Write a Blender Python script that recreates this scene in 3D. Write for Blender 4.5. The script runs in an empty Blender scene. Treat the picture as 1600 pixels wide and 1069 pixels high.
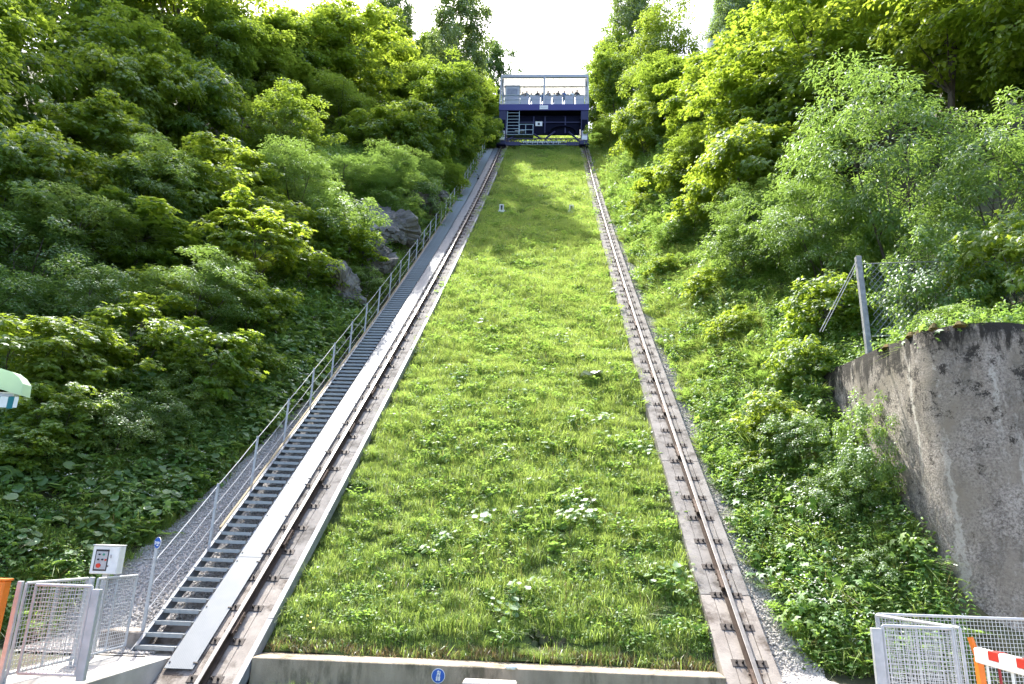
import bpy, bmesh, math, random
import numpy as np
from mathutils import Matrix, Vector
R = math.radians
rng = np.random.default_rng(7)
random.seed(7)
SC = bpy.context.scene
C = SC.collection

# ------------------------------------------------------------------ camera
EYE = Vector((0.94591, 0.0, 1.78))
PITCH, YAW, ROLL = 0.28136, 0.05668, 0.03336
cam = bpy.data.cameras.new('camera'); cam_o = bpy.data.objects.new('camera', cam); C.objects.link(cam_o)
fw = Vector((-math.sin(YAW)*math.cos(PITCH), math.cos(YAW)*math.cos(PITCH), math.sin(PITCH)))
r0 = Vector((math.cos(YAW), math.sin(YAW), 0)); u0 = r0.cross(fw)
rt = r0*math.cos(ROLL) + u0*math.sin(ROLL); up = u0*math.cos(ROLL) - r0*math.sin(ROLL)
M4 = Matrix((rt, up, -fw)).transposed().to_4x4(); M4.translation = EYE
cam_o.matrix_world = M4
cam.sensor_fit = 'HORIZONTAL'; cam.sensor_width = 36.0; cam.lens = 24.0
cam.clip_start = 0.05; cam.clip_end = 5000
SC.camera = cam_o

# ------------------------------------------------------------------ sky, sun, exposure
SUN_AZ, SUN_EL = R(-25), R(59)          # azimuth measured from +Y (up the track), negative = to the left
w = bpy.data.worlds.new('World'); SC.world = w; w.use_nodes = True
nt = w.node_tree; nt.nodes.clear()
sky = nt.nodes.new('ShaderNodeTexSky'); sky.sky_type = 'NISHITA'; sky.sun_disc = False
sky.sun_elevation = SUN_EL; sky.sun_rotation = SUN_AZ; sky.altitude = 900
sky.air_density = 0.75; sky.dust_density = 6.0; sky.ozone_density = 0.6
bg = nt.nodes.new('ShaderNodeBackground'); bg.inputs['Strength'].default_value = 0.15
wo = nt.nodes.new('ShaderNodeOutputWorld')
nt.links.new(sky.outputs[0], bg.inputs[0]); nt.links.new(bg.outputs[0], wo.inputs[0])
sd = Vector((math.sin(SUN_AZ)*math.cos(SUN_EL), math.cos(SUN_AZ)*math.cos(SUN_EL), math.sin(SUN_EL)))
sl = bpy.data.lights.new('sun', 'SUN'); sl.energy = 2.75; sl.angle = R(0.6); sl.color = (1.0, 0.96, 0.88)
so = bpy.data.objects.new('sun', sl); C.objects.link(so); so.rotation_euler = sd.to_track_quat('Z', 'Y').to_euler(); so.location = (-20, 40, 80)
vs = SC.view_settings; vs.view_transform = 'Standard'; vs.look = 'None'; vs.gamma = 1.0; vs.use_curve_mapping = False
vs.exposure = 2.3
cy = SC.cycles
cy.max_bounces = 6; cy.diffuse_bounces = 3; cy.glossy_bounces = 2; cy.transmission_bounces = 3; cy.transparent_max_bounces = 8
cy.use_denoising = True; cy.use_adaptive_sampling = True; cy.adaptive_threshold = 0.02; cy.sample_clamp_indirect = 6.0; cy.caustics_reflective = False; cy.caustics_refractive = False

# ------------------------------------------------------------------ track profile and terrain
Y0, Z0, TH0, KAP = 11.0856, -0.0913, 0.64007, 0.00138
_S = np.linspace(-14, 180, 4000); _T = TH0 + KAP*np.clip(_S, -2, 110); _ds = _S[1]-_S[0]
_y = np.concatenate([[0], np.cumsum(np.cos((_T[1:]+_T[:-1])/2))*_ds]); _z = np.concatenate([[0], np.cumsum(np.sin((_T[1:]+_T[:-1])/2))*_ds])
_y += Y0 - np.interp(0, _S, _y); _z += Z0 - np.interp(0, _S, _z)
def th(s): return TH0 + KAP*min(max(s, -2), 110)
def TP(s, x, n):
    """point on the track: s metres along the slope, x across, n along the slope's normal (0 = rail top)"""
    a = th(s); return Vector((x, float(np.interp(s, _S, _y)) - n*math.sin(a), float(np.interp(s, _S, _z)) + n*math.cos(a)))
def PZ(y): return np.interp(y, _y, _z)
PLAT = -0.15
def sm(a, b, x): t = np.clip((x-a)/(b-a), 0, 1); return t*t*(3-2*t)
def wob(x, y):
    return (np.sin(x*.9+1.3*np.sin(y*.37))*.5 + np.sin(y*1.1+x*.6+2)*.35 + np.sin(x*2.3-y*1.7)*.22 + np.sin(y*2.9+x*1.9+1)*.15)
def terrain(x, y):
    x = np.asarray(x, float); y = np.asarray(y, float)
    base = np.where(y > 66, PZ(66.0) + .25*(y-66), PZ(y)) - 0.72
    u = np.maximum(0, -5.75-x); u0_ = np.interp(y, [9, 12, 15, 18, 22], [1.6, 1.9, 1.2, .6, .25]); v = np.maximum(0, u-u0_)
    k = np.interp(y, [8, 12, 16, 22, 27, 40, 55], [.45, .55, .62, .8, 1.35, 1.25, .8])
    bl = k*np.minimum(v, 2.6) + .26*np.clip(v-2.6, 0, 14) + .15*np.maximum(v-16.6, 0)
    u = np.maximum(0, x-5.0); u0_ = np.interp(y, [10, 14, 20, 45], [.45, .4, .35, .25]); v2 = np.maximum(0, u-u0_)
    k = np.interp(y, [11, 12, 13.5, 16, 22, 40], [.08, .2, .55, .68, .75, .85])
    br = k*np.minimum(v2, 4) + .32*np.clip(v2-4, 0, 14)*sm(11, 15, y) + .15*np.maximum(v2-18, 0)*sm(11, 15, y)
    amp = .30*sm(.2, 2.5, v) + .30*sm(.2, 2.5, v2)
    z = base + bl + br + amp*wob(x, y)
    fl = np.where((x > -5.2) & (x < 4.4), -0.62, PLAT-0.02)
    z = np.maximum(z, fl)
    ter = sm(8.2, 8.45, x)*sm(12.3, 12.5, y)
    z = np.maximum(z, np.where(ter > 0.5, 5.5 + .12*(y-12.4) + .10*(x-8.2) + .12*wob(x, y), -99))
    return z

# ------------------------------------------------------------------ helpers
def nmesh(name, V, F):
    V = np.asarray(V, np.float32); F = np.asarray(F, np.int32); k = F.shape[1]
    me = bpy.data.meshes.new(name)
    me.vertices.add(len(V)); me.vertices.foreach_set('co', V.ravel())
    me.loops.add(F.size); me.loops.foreach_set('vertex_index', F.ravel())
    me.polygons.add(len(F)); me.polygons.foreach_set('loop_start', np.arange(0, F.size, k, dtype=np.int32))
    me.update(calc_edges=True)
    return me
class MB:
    """collects boxes, bars, tubes and sweeps into one mesh"""
    def __init__(s): s.v = []; s.f = []; s.m = []
    def face_add(s, vs, fs, mi=0):
        o = len(s.v); s.v += [tuple(p) for p in vs]
        s.f += [tuple(o+i for i in f) for f in fs]; s.m += [mi]*len(fs)
    def box(s, lo, hi, mat=None, mi=0, ch=0.0):
        x0, y0, z0 = lo; x1, y1, z1 = hi
        if ch > 0:
            bm = bmesh.new(); bmesh.ops.create_cube(bm, size=1)
            for v in bm.verts: v.co = Vector(((x0+x1)/2 + v.co.x*(x1-x0), (y0+y1)/2 + v.co.y*(y1-y0), (z0+z1)/2 + v.co.z*(z1-z0)))
            bmesh.ops.bevel(bm, geom=bm.edges[:], offset=ch, segments=1, affect='EDGES')
            bm.verts.index_update(); P = [v.co.copy() for v in bm.verts]; F = [[v.index for v in f.verts] for f in bm.faces]; bm.free()
        else:
            P = [Vector(p) for p in ((x0,y0,z0),(x1,y0,z0),(x1,y1,z0),(x0,y1,z0),(x0,y0,z1),(x1,y0,z1),(x1,y1,z1),(x0,y1,z1))]
            F = [(0,3,2,1),(4,5,6,7),(0,1,5,4),(1,2,6,5),(2,3,7,6),(3,0,4,7)]
        if mat is not None: P = [mat @ p for p in P]
        s.face_add(P, F, mi); return s
    def cbox(s, c, d, mat=None, mi=0, ch=0.0):
        return s.box([c[i]-d[i]/2 for i in range(3)], [c[i]+d[i]/2 for i in range(3)], mat, mi, ch)
    def tube(s, pts, r, seg=8, mi=0, cap=True):
        pts = [Vector(p) for p in pts]; rs = r if isinstance(r, (list, tuple)) else [r]*len(pts)
        rings = []; prev = None
        for i, p in enumerate(pts):
            d = (pts[min(i+1, len(pts)-1)] - pts[max(i-1, 0)]).normalized()
            a = prev if prev is not None else (Vector((0,0,1)) if abs(d.z) < .9 else Vector((1,0,0)))
            a = (a - d*a.dot(d)).normalized(); b = d.cross(a); prev = a
            rings.append([p + (a*math.cos(2*math.pi*k/seg) + b*math.sin(2*math.pi*k/seg))*rs[i] for k in range(seg)])
        V = [q for rg in rings for q in rg]; F = []
        for i in range(len(pts)-1):
            for k in range(seg): F.append((i*seg+k, i*seg+(k+1)%seg, (i+1)*seg+(k+1)%seg, (i+1)*seg+k))
        if cap: F += [tuple(range(seg))[::-1], tuple((len(pts)-1)*seg+k for k in range(seg))]
        s.face_add(V, F, mi); return s
    def bar(s, a, b, w_, h_, mi=0, upv=(0,0,1)):
        a = Vector(a); b = Vector(b); d = (b-a).normalized(); u = Vector(upv)
        if abs(d.dot(u)) > .98: u = Vector((0,1,0))
        x = d.cross(u).normalized(); u = x.cross(d)
        P = [p + x*sx*w_/2 + u*su*h_/2 for p in (a, b) for sx, su in ((-1,-1),(1,-1),(1,1),(-1,1))]
        s.face_add(P, [(0,1,2,3),(7,6,5,4),(0,4,5,1),(1,5,6,2),(2,6,7,3),(3,7,4,0)], mi); return s
    def cyl(s, c, r, h_, ax=(0,0,1), seg=16, mi=0, r2=None):
        ax = Vector(ax).normalized(); c = Vector(c)
        return s.tube([c - ax*h_/2, c + ax*h_/2], [r, r if r2 is None else r2], seg, mi)
    def sweep(s, prof, ss, closed=True, mi=0):
        """profile of (x, n) points swept along the track"""
        k = len(prof); V = [TP(q, x, n) for q in ss for x, n in prof]; F = []
        for i in range(len(ss)-1):
            for j in range(k if closed else k-1): F.append((i*k+j, (i+1)*k+j, (i+1)*k+(j+1)%k, i*k+(j+1)%k))
        if closed: F += [tuple(range(k)), tuple((len(ss)-1)*k+j for j in range(k))[::-1]]
        s.face_add(V, F, mi); return s
    def mesh(s, name, mats, smooth=False):
        me = bpy.data.meshes.new(name); me.from_pydata(s.v, [], s.f)
        for m in (mats if isinstance(mats, (list, tuple)) else [mats]): me.materials.append(m)
        me.polygons.foreach_set('material_index', s.m)
        bm = bmesh.new(); bm.from_mesh(me); bmesh.ops.recalc_face_normals(bm, faces=bm.faces); bm.to_mesh(me); bm.free()
        if smooth:
            me.polygons.foreach_set('use_smooth', [True]*len(me.polygons))
            try: me.set_sharp_from_angle(angle=R(40))
            except Exception: pass
        return me
    def build(s, name, mats, parent=None, smooth=False):
        return link(name, s.mesh(name, mats, smooth), parent)
def link(name, data, parent=None, loc=None):
    o = bpy.data.objects.new(name, data); C.objects.link(o)
    if parent is not None: o.parent = parent
    if loc is not None: o.location = loc
    return o
def tag(o, label=None, cat=None, group=None, kind=None):
    if label: o['label'] = label
    if cat: o['category'] = cat
    if group: o['group'] = group
    if kind: o['kind'] = kind
    return o
def thing(name, label, cat, loc=(0,0,0), rz=0.0, group=None):
    o = link(name, None, None, loc); o.rotation_euler = (0,0,rz); o.empty_display_size = .2
    return tag(o, label, cat, group)
def copy_tree(o, parent=None):
    c = o.copy(); C.objects.link(c); c.parent = parent
    for ch in list(o.children): copy_tree(ch, c)
    return c
def tframe(s, x=0.0, n=0.0):
    m = Matrix.Rotation(th(s), 4, 'X'); m.translation = TP(s, x, n); return m

# ------------------------------------------------------------------ materials
MATS = {}
def nodes(name):
    m = bpy.data.materials.new(name); m.use_nodes = True; t = m.node_tree; t.nodes.clear()
    out = t.nodes.new('ShaderNodeOutputMaterial'); MATS[name] = m
    return m, t, out
def N(t, typ, **kw):
    n = t.nodes.new(typ)
    for k, v in kw.items(): setattr(n, k, v)
    return n
def ramp(t, fac, stops):
    r = N(t, 'ShaderNodeValToRGB'); e = r.color_ramp.elements
    while len(e) < len(stops): e.new(.5)
    for i, (p, c) in enumerate(stops): e[i].position = p; e[i].color = (*c, 1) if len(c) == 3 else c
    t.links.new(fac, r.inputs[0]); return r.outputs[0]
def noise(t, vec, scale, detail=5, rough=.6):
    n = N(t, 'ShaderNodeTexNoise'); n.inputs['Scale'].default_value = scale; n.inputs['Detail'].default_value = detail; n.inputs['Roughness'].default_value = rough
    t.links.new(vec, n.inputs['Vector']); return n.outputs[0]
def mixc(t, fac, a, b, mode='MIX'):
    m = N(t, 'ShaderNodeMix', data_type='RGBA', blend_type=mode)
    for sock, v in ((m.inputs[0], fac), (m.inputs[6], a), (m.inputs[7], b)):
        if isinstance(v, (int, float)): sock.default_value = v
        elif isinstance(v, (tuple, list)): sock.default_value = (*v, 1)
        else: t.links.new(v, sock)
    return m.outputs[2]
def mapping(t, vec, scale=(1,1,1), rot=(0,0,0)):
    m = N(t, 'ShaderNodeMapping'); m.inputs['Scale'].default_value = scale; m.inputs['Rotation'].default_value = rot
    t.links.new(vec, m.inputs[0]); return m.outputs[0]
def surf(name, c1, c2, scale=6.0, rough=.7, metal=0.0, bump=0.0, bscale=None, spec=.5, stain=None, sscale=1.5, stretch=(1,1,1), world=False):
    """two-tone noisy surface; stain = third colour in blotches"""
    m, t, out = nodes(name); b = N(t, 'ShaderNodeBsdfPrincipled')
    tc = N(t, 'ShaderNodeNewGeometry').outputs['Position'] if world else N(t, 'ShaderNodeTexCoord').outputs['Object']
    vec = mapping(t, tc, stretch)
    f = noise(t, vec, scale); col = mixc(t, ramp(t, f, [(.35, (0,0,0)), (.65, (1,1,1))]), c1, c2)
    if stain:
        g = noise(t, vec, sscale, 6, .65); col = mixc(t, ramp(t, g, [(.5, (0,0,0)), (.64, (1,1,1))]), col, stain)
    t.links.new(col, b.inputs['Base Color']); b.inputs['Roughness'].default_value = rough; b.inputs['Metallic'].default_value = metal
    b.inputs['Specular IOR Level'].default_value = spec
    if bump:
        bn = N(t, 'ShaderNodeBump'); bn.inputs['Strength'].default_value = bump; bn.inputs['Distance'].default_value = .02
        t.links.new(noise(t, tc, bscale or scale*6, 6, .7), bn.inputs['Height']); t.links.new(bn.outputs[0], b.inputs['Normal'])
    t.links.new(b.outputs[0], out.inputs[0]); return m
def leafmat(name, dark, light, trans, rough=.42, tfac=.45, spec=.45, hue=.055, gloss=.16):
    m, t, out = nodes(name)
    at = N(t, 'ShaderNodeAttribute', attribute_name='tint'); oi = N(t, 'ShaderNodeObjectInfo')
    col = mixc(t, at.outputs['Fac'], dark, light)
    hs = N(t, 'ShaderNodeHueSaturation'); mr = N(t, 'ShaderNodeMapRange'); t.links.new(oi.outputs['Random'], mr.inputs[0])
    mr.inputs[3].default_value = .5-hue/2; mr.inputs[4].default_value = .5+hue/2*.6; t.links.new(mr.outputs[0], hs.inputs['Hue'])
    mv = N(t, 'ShaderNodeMapRange'); t.links.new(oi.outputs['Random'], mv.inputs[0]); mv.inputs[3].default_value = 1.18; mv.inputs[4].default_value = .82
    t.links.new(mv.outputs[0], hs.inputs['Value']); t.links.new(col, hs.inputs['Color'])
    df = N(t, 'ShaderNodeBsdfDiffuse'); t.links.new(hs.outputs[0], df.inputs[0]); gl = N(t, 'ShaderNodeBsdfGlossy'); gl.inputs['Roughness'].default_value = rough; gl.inputs[0].default_value = (.9,.95,1,1)
    b = N(t, 'ShaderNodeMixShader'); fr = N(t, 'ShaderNodeFresnel'); fr.inputs[0].default_value = 1.0+spec; fm = N(t, 'ShaderNodeMath', operation='MULTIPLY'); t.links.new(fr.outputs[0], fm.inputs[0]); fm.inputs[1].default_value = gloss; t.links.new(fm.outputs[0], b.inputs[0]); t.links.new(df.outputs[0], b.inputs[1]); t.links.new(gl.outputs[0], b.inputs[2])
    tr = N(t, 'ShaderNodeBsdfTranslucent'); tcol = mixc(t, .55, hs.outputs[0], trans); t.links.new(tcol, tr.inputs[0])
    ms = N(t, 'ShaderNodeMixShader'); ms.inputs[0].default_value = tfac
    t.links.new(b.outputs[0], ms.inputs[1]); t.links.new(tr.outputs[0], ms.inputs[2]); t.links.new(ms.outputs[0], out.inputs[0])
    return m
def plain(name, c, rough=.5, metal=0.0, spec=.5): return surf(name, c, tuple(min(1, v*.88) for v in c), 9, rough, metal, spec=spec)

leafmat('maple_leaf', (.100,.190,.026), (.230,.325,.044), (.58,.73,.06), rough=.55, spec=.3, tfac=.5)
leafmat('tree_leaf', (.088,.170,.028), (.195,.285,.046), (.50,.66,.06), rough=.55, spec=.3, tfac=.5)
leafmat('birch_leaf', (.095,.160,.050), (.170,.240,.080), (.38,.54,.10), rough=.6, spec=.25)
leafmat('shrub_leaf', (.080,.165,.042), (.170,.270,.070), (.42,.62,.10), rough=.50, spec=.35)
leafmat('dark_leaf', (.055,.115,.032), (.105,.175,.045), (.28,.44,.07), rough=.55, spec=.3)
leafmat('herb_leaf', (.085,.190,.038), (.185,.305,.075), (.44,.66,.10), rough=.55, spec=.3, gloss=.10)
leafmat('butterbur_leaf', (.105,.210,.055), (.195,.305,.100), (.40,.60,.10), rough=.5, spec=.4, gloss=.14)
leafmat('grass_blade', (.135,.230,.042), (.320,.420,.115), (.60,.78,.15), rough=.5, spec=.35, tfac=.5, gloss=.22)
leafmat('dry_blade', (.16,.13,.05), (.30,.25,.11), (.35,.28,.1), rough=.6, tfac=.3)
surf('white_petal', (.80,.80,.74), (.70,.72,.62), 30, .7)
surf('yellow_petal', (.75,.50,.02), (.8,.6,.03), 30, .6)
surf('bark', (.050,.040,.030), (.12,.10,.075), 10, .9, bump=.5, stretch=(1,1,.25))
surf('birch_bark', (.42,.40,.36), (.10,.09,.08), 5, .8, stretch=(.4,.4,2))
surf('soil', (.045,.045,.020), (.080,.075,.034), 2.2, .95, bump=.6, bscale=14, stain=(.050,.075,.022), sscale=.7, world=True)
surf('gravel_bed', (.42,.39,.355), (.24,.22,.20), 18, .9, bump=.8, bscale=40, world=True)
surf('pebble', (.48,.455,.42), (.31,.29,.265), 3, .85)
surf('clip_steel', (.075,.060,.050), (.05,.04,.033), 9, .8, .1, bump=.2, bscale=40)
surf('turf', (.055,.075,.020), (.085,.115,.025), 5, .95, bump=.5, bscale=20, world=True)
surf('rock', (.16,.155,.142), (.055,.052,.047), 2.6, .9, bump=1.0, bscale=7, stain=(.25,.24,.22), sscale=1.3)
surf('asphalt', (.055,.055,.055), (.085,.083,.080), 25, .9, bump=.3, bscale=90, world=True)
surf('platform_concrete', (.46,.435,.395), (.37,.35,.315), 3, .85, bump=.2, bscale=30, stain=(.30,.28,.25), sscale=.9, world=True)
surf('beam_concrete', (.265,.245,.22), (.175,.16,.143), 2.2, .9, bump=.6, bscale=30, spec=.2, stain=(.095,.085,.074), sscale=2.6, world=True)
surf('new_concrete', (.33,.295,.255), (.235,.205,.175), 2.2, .9, bump=.5, bscale=30, spec=.2, stain=(.105,.085,.068), sscale=2.4, world=True)
surf('kerb_concrete', (.38,.31,.22), (.26,.21,.145), 4, .9, bump=.5, bscale=40, stain=(.11,.095,.06), sscale=2.2, stretch=(1,1,.35), world=True)
surf('galvanised', (.38,.39,.395), (.48,.49,.495), 7, .6, .2, bump=.05, bscale=40)
surf('channel_steel', (.19,.20,.21), (.26,.27,.28), 7, .65, .2, bump=.05, bscale=40)
surf('galvanised_dull', (.36,.38,.39), (.47,.49,.50), 9, .55, .5, bump=.08, bscale=50)
surf('tread_steel', (.26,.285,.285), (.34,.36,.36), 9, .6, .2)
surf('timber_edge', (.36,.29,.17), (.27,.21,.12), 8, .8, stretch=(3,.4,.4))
surf('rust', (.075,.050,.036), (.13,.085,.060), 10, .75, .3, bump=.3, bscale=40)
surf('rail_web', (.045,.032,.025), (.065,.047,.036), 8, .85, .0, spec=.1)
surf('rail_top', (.15,.14,.13), (.21,.20,.19), 6, .45, .6)
surf('black_steel', (.035,.030,.028), (.06,.05,.045), 10, .6, .5)
plain('white_paint', (.78,.78,.75), .45); plain('signal_red', (.50,.03,.02), .4); plain('deep_red', (.30,.02,.025), .45)
plain('orange_paint', (.80,.19,.015), .42); plain('blue_sign', (.02,.10,.42), .4); plain('button_green', (.03,.25,.16), .4)
plain('panel_grey', (.46,.45,.45), .4); plain('black_plastic', (.02,.02,.022), .5); plain('red_button', (.62,.04,.015), .35)
plain('car_blue', (.007,.007,.055), .45); plain('car_fascia', (.040,.038,.19), .45); plain('car_dark', (.005,.006,.018), .8, 0.0, .1)
plain('car_grey', (.46,.47,.50), .45); plain('car_panel', (.40,.41,.47), .5); plain('car_rail', (.30,.38,.40), .5, .3)
plain('teal_stripe', (.0,.16,.18), .7); plain('awning_white', (.75,.80,.76), .7)
surf('moss', (.045,.050,.010), (.13,.085,.012), 6, .95, bump=.8, bscale=30)
# canvas that lets daylight through (car roof and awning hood)
def canvas(name, c, tf):
    m, t, out = nodes(name); d = N(t, 'ShaderNodeBsdfDiffuse'); tr = N(t, 'ShaderNodeBsdfTranslucent'); ms = N(t, 'ShaderNodeMixShader')
    tc = N(t, 'ShaderNodeTexCoord').outputs['Object']; col = mixc(t, noise(t, tc, 5), c, tuple(v*.9 for v in c))
    for n in (d, tr): t.links.new(col, n.inputs[0])
    ms.inputs[0].default_value = tf; t.links.new(d.outputs[0], ms.inputs[1]); t.links.new(tr.outputs[0], ms.inputs[2]); t.links.new(ms.outputs[0], out.inputs[0])
canvas('roof_canvas', (.86,.85,.80), .6); canvas('awning_hood', (.60,.74,.55), .45)
# checker plate: raised lozenges
def checker():
    m, t, out = nodes('checker_plate'); b = N(t, 'ShaderNodeBsdfPrincipled'); tc = N(t, 'ShaderNodeTexCoord').outputs['Object']
    col = mixc(t, noise(t, tc, 3, 6), (.13,.145,.157), (.20,.213,.222)); t.links.new(col, b.inputs['Base Color']); b.inputs['Specular IOR Level'].default_value = .3
    b.inputs['Metallic'].default_value = .08; b.inputs['Roughness'].default_value = .62
    v = N(t, 'ShaderNodeTexVoronoi'); v.inputs['Scale'].default_value = 38; v.inputs['Randomness'].default_value = 0; t.links.new(mapping(t, tc, (1,1,1), (0,0,.785)), v.inputs['Vector'])
    bn = N(t, 'ShaderNodeBump'); bn.inputs['Strength'].default_value = .35; bn.inputs['Distance'].default_value = .004; bn.invert = True
    t.links.new(v.outputs['Distance'], bn.inputs['Height']); t.links.new(bn.outputs[0], b.inputs['Normal']); t.links.new(b.outputs[0], out.inputs[0])
checker()
# old exposed-aggregate concrete of the big retaining wall: algae at the crown, drips and lime runs
def oldwall():
    m, t, out = nodes('old_wall_concrete'); b = N(t, 'ShaderNodeBsdfPrincipled'); tc = N(t, 'ShaderNodeNewGeometry').outputs['Position']
    fine = noise(t, tc, 26, 8, .75); col = mixc(t, ramp(t, fine, [(.38, (0,0,0)), (.62, (1,1,1))]), (.12,.103,.08), (.50,.45,.385))
    big = noise(t, tc, .9, 5); col = mixc(t, ramp(t, big, [(.42, (0,0,0)), (.62, (1,1,1))]), col, (.27,.235,.18))
    wp = N(t, 'ShaderNodeVectorMath', operation='MULTIPLY_ADD'); nz = N(t, 'ShaderNodeTexNoise'); nz.inputs['Scale'].default_value = 7; nz.inputs['Detail'].default_value = 6; t.links.new(tc, nz.inputs['Vector']); t.links.new(nz.outputs['Color'], wp.inputs[0]); wp.inputs[1].default_value = (.28,.28,.5); t.links.new(tc, wp.inputs[2]); wv = wp.outputs[0]
    st = noise(t, mapping(t, wv, (1.6, 1.6, .35)), 1.0, 10, .75); col = mixc(t, ramp(t, st, [(.50, (0,0,0)), (.66, (1,1,1))]), col, mixc(t, fine, (.03,.026,.02), (.13,.12,.10)))
    s2 = noise(t, mapping(t, wv, (3.0, 3.0, .16), (0,0,.6)), 1.0, 5, .6); col = mixc(t, ramp(t, s2, [(.60, (0,0,0)), (.66, (.85,.85,.85))]), col, (.52,.49,.42))
    sp = N(t, 'ShaderNodeSeparateXYZ'); t.links.new(tc, sp.inputs[0])
    ad = N(t, 'ShaderNodeMath', operation='ADD'); mu = N(t, 'ShaderNodeMath', operation='MULTIPLY'); t.links.new(noise(t, mapping(t, tc, (3,3,.7)), 1.4, 8, .7), mu.inputs[0]); mu.inputs[1].default_value = 3.2
    t.links.new(sp.outputs[2], ad.inputs[0]); t.links.new(mu.outputs[0], ad.inputs[1])
    mr = N(t, 'ShaderNodeMapRange'); t.links.new(ad.outputs[0], mr.inputs[0]); mr.inputs[1].default_value = 7.0; mr.inputs[2].default_value = 7.35
    col = mixc(t, mr.outputs[0], col, (.022,.018,.012))
    lv = noise(t, tc, 3.2, 12, .82); zr = N(t, 'ShaderNodeMapRange'); t.links.new(sp.outputs[2], zr.inputs[0]); zr.inputs[1].default_value = 1.0; zr.inputs[2].default_value = 6.2; zr.inputs[3].default_value = -.06; zr.inputs[4].default_value = .085
    la = N(t, 'ShaderNodeMath', operation='ADD'); t.links.new(lv, la.inputs[0]); t.links.new(zr.outputs[0], la.inputs[1])
    col = mixc(t, ramp(t, la.outputs[0], [(.575, (0,0,0)), (.615, (.92,.92,.92))]), col, (.018,.015,.010))
    t.links.new(col, b.inputs['Base Color']); b.inputs['Roughness'].default_value = .92
    bn = N(t, 'ShaderNodeBump'); bn.inputs['Strength'].default_value = 1.0; bn.inputs['Distance'].default_value = .06
    t.links.new(fine, bn.inputs['Height']); t.links.new(bn.outputs[0], b.inputs['Normal']); t.links.new(b.outputs[0], out.inputs[0])
oldwall()
M = MATS

# ------------------------------------------------------------------ the ground
def grid_mesh(name, xs, ys, zf):
    X, Y = np.meshgrid(xs, ys); Z = zf(X, Y); V = np.stack([X, Y, Z], -1).reshape(-1, 3)
    nx = len(xs); i = np.arange(len(ys)-1)[:, None]*nx + np.arange(nx-1)[None, :]
    F = np.stack([i, i+1, i+nx+1, i+nx], -1).reshape(-1, 4); me = nmesh(name, V, F)
    me.polygons.foreach_set('use_smooth', [True]*len(me.polygons)); return me
xs = np.unique(np.concatenate([np.arange(-110, -24, 3.0), np.arange(-24, -3.8, .35), np.arange(-3.8, 3.8, .6), np.arange(3.8, 24, .3), np.arange(24, 111, 3.0)]))
ys = np.unique(np.concatenate([np.arange(-40, 6, 2.0), np.arange(6, 28, .3), np.arange(28, 70, .7), np.arange(70, 171, 3.0)]))
me = grid_mesh('ground', xs, ys, terrain); me.materials.append(M['soil'])
tag(link('ground', me), kind='structure')
# level ground running out to the horizon behind and beside the station
mb = MB(); mb.face_add([(-900,-900,-.8),(900,-900,-.8),(900,900,-.8),(-900,900,-.8)], [(0,1,2,3)])
tag(mb.build('valley_floor', M['asphalt']), kind='structure')
# the grassed slope between the two track beams
def gn(x, s): return -.45 + .07*np.sin(s*.8+x*.5)*np.sin(x*.9+s*.21) + .05*np.sin(x*1.7+s*1.3) - .05*np.exp(-((x-.95)**2/.04+(s-1.15)**2/.05))*5
def track_pts(x, s, n):
    a = TH0 + KAP*np.clip(s, -2, 110)
    return np.stack([x, np.interp(s, _S, _y) - n*np.sin(a), np.interp(s, _S, _z) + n*np.cos(a)], -1)
gx = np.linspace(-3.68, 3.68, 60); gs = np.concatenate([np.arange(.55, 12, .12), np.arange(12, 71.6, .5)])
GX, GS = np.meshgrid(gx, gs); V = track_pts(GX.ravel(), GS.ravel(), gn(GX, GS).ravel())
i = np.arange(len(gs)-1)[:, None]*len(gx) + np.arange(len(gx)-1)[None, :]
me = nmesh('grass_slope', V, np.stack([i, i+1, i+len(gx)+1, i+len(gx)], -1).reshape(-1, 4)); me.materials.append(M['turf'])
tag(link('grass_slope', me), kind='structure')
# loading platform (left), road (right and near)
mb = MB(); mb.box((-6.3, 2.0, PLAT-.6), (-4.87, 11.62, PLAT), ch=.01)
tag(mb.build('platform', M['platform_concrete']), kind='structure')
mb = MB(); mb.box((-16, -4, PLAT-.6), (-6.304, 10.4, PLAT-.03)); tag(mb.build('road', M['asphalt']), kind='structure')
mb = MB(); mb.box((4.55, 2.0, PLAT-.6), (16, 11.2, PLAT-.01)); tag(mb.build('pavement', M['platform_concrete']), kind='structure')
# bare far mountain seen through the gap in the trees on the right; distance haze mixed into its colour
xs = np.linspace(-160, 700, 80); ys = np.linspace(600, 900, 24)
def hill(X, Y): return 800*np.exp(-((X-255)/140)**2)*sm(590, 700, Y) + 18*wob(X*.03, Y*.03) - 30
surf('far_meadow_hazed', (.20,.27,.22), (.26,.31,.30), .02, 1.0, stain=(.33,.34,.36), sscale=.012, world=True)  # pale blue-grey tones stand in for aerial haze over the meadow
me = grid_mesh('far_hill', xs, ys, hill); me.materials.append(M['far_meadow_hazed']); tag(link('far_hill', me), kind='structure')

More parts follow.
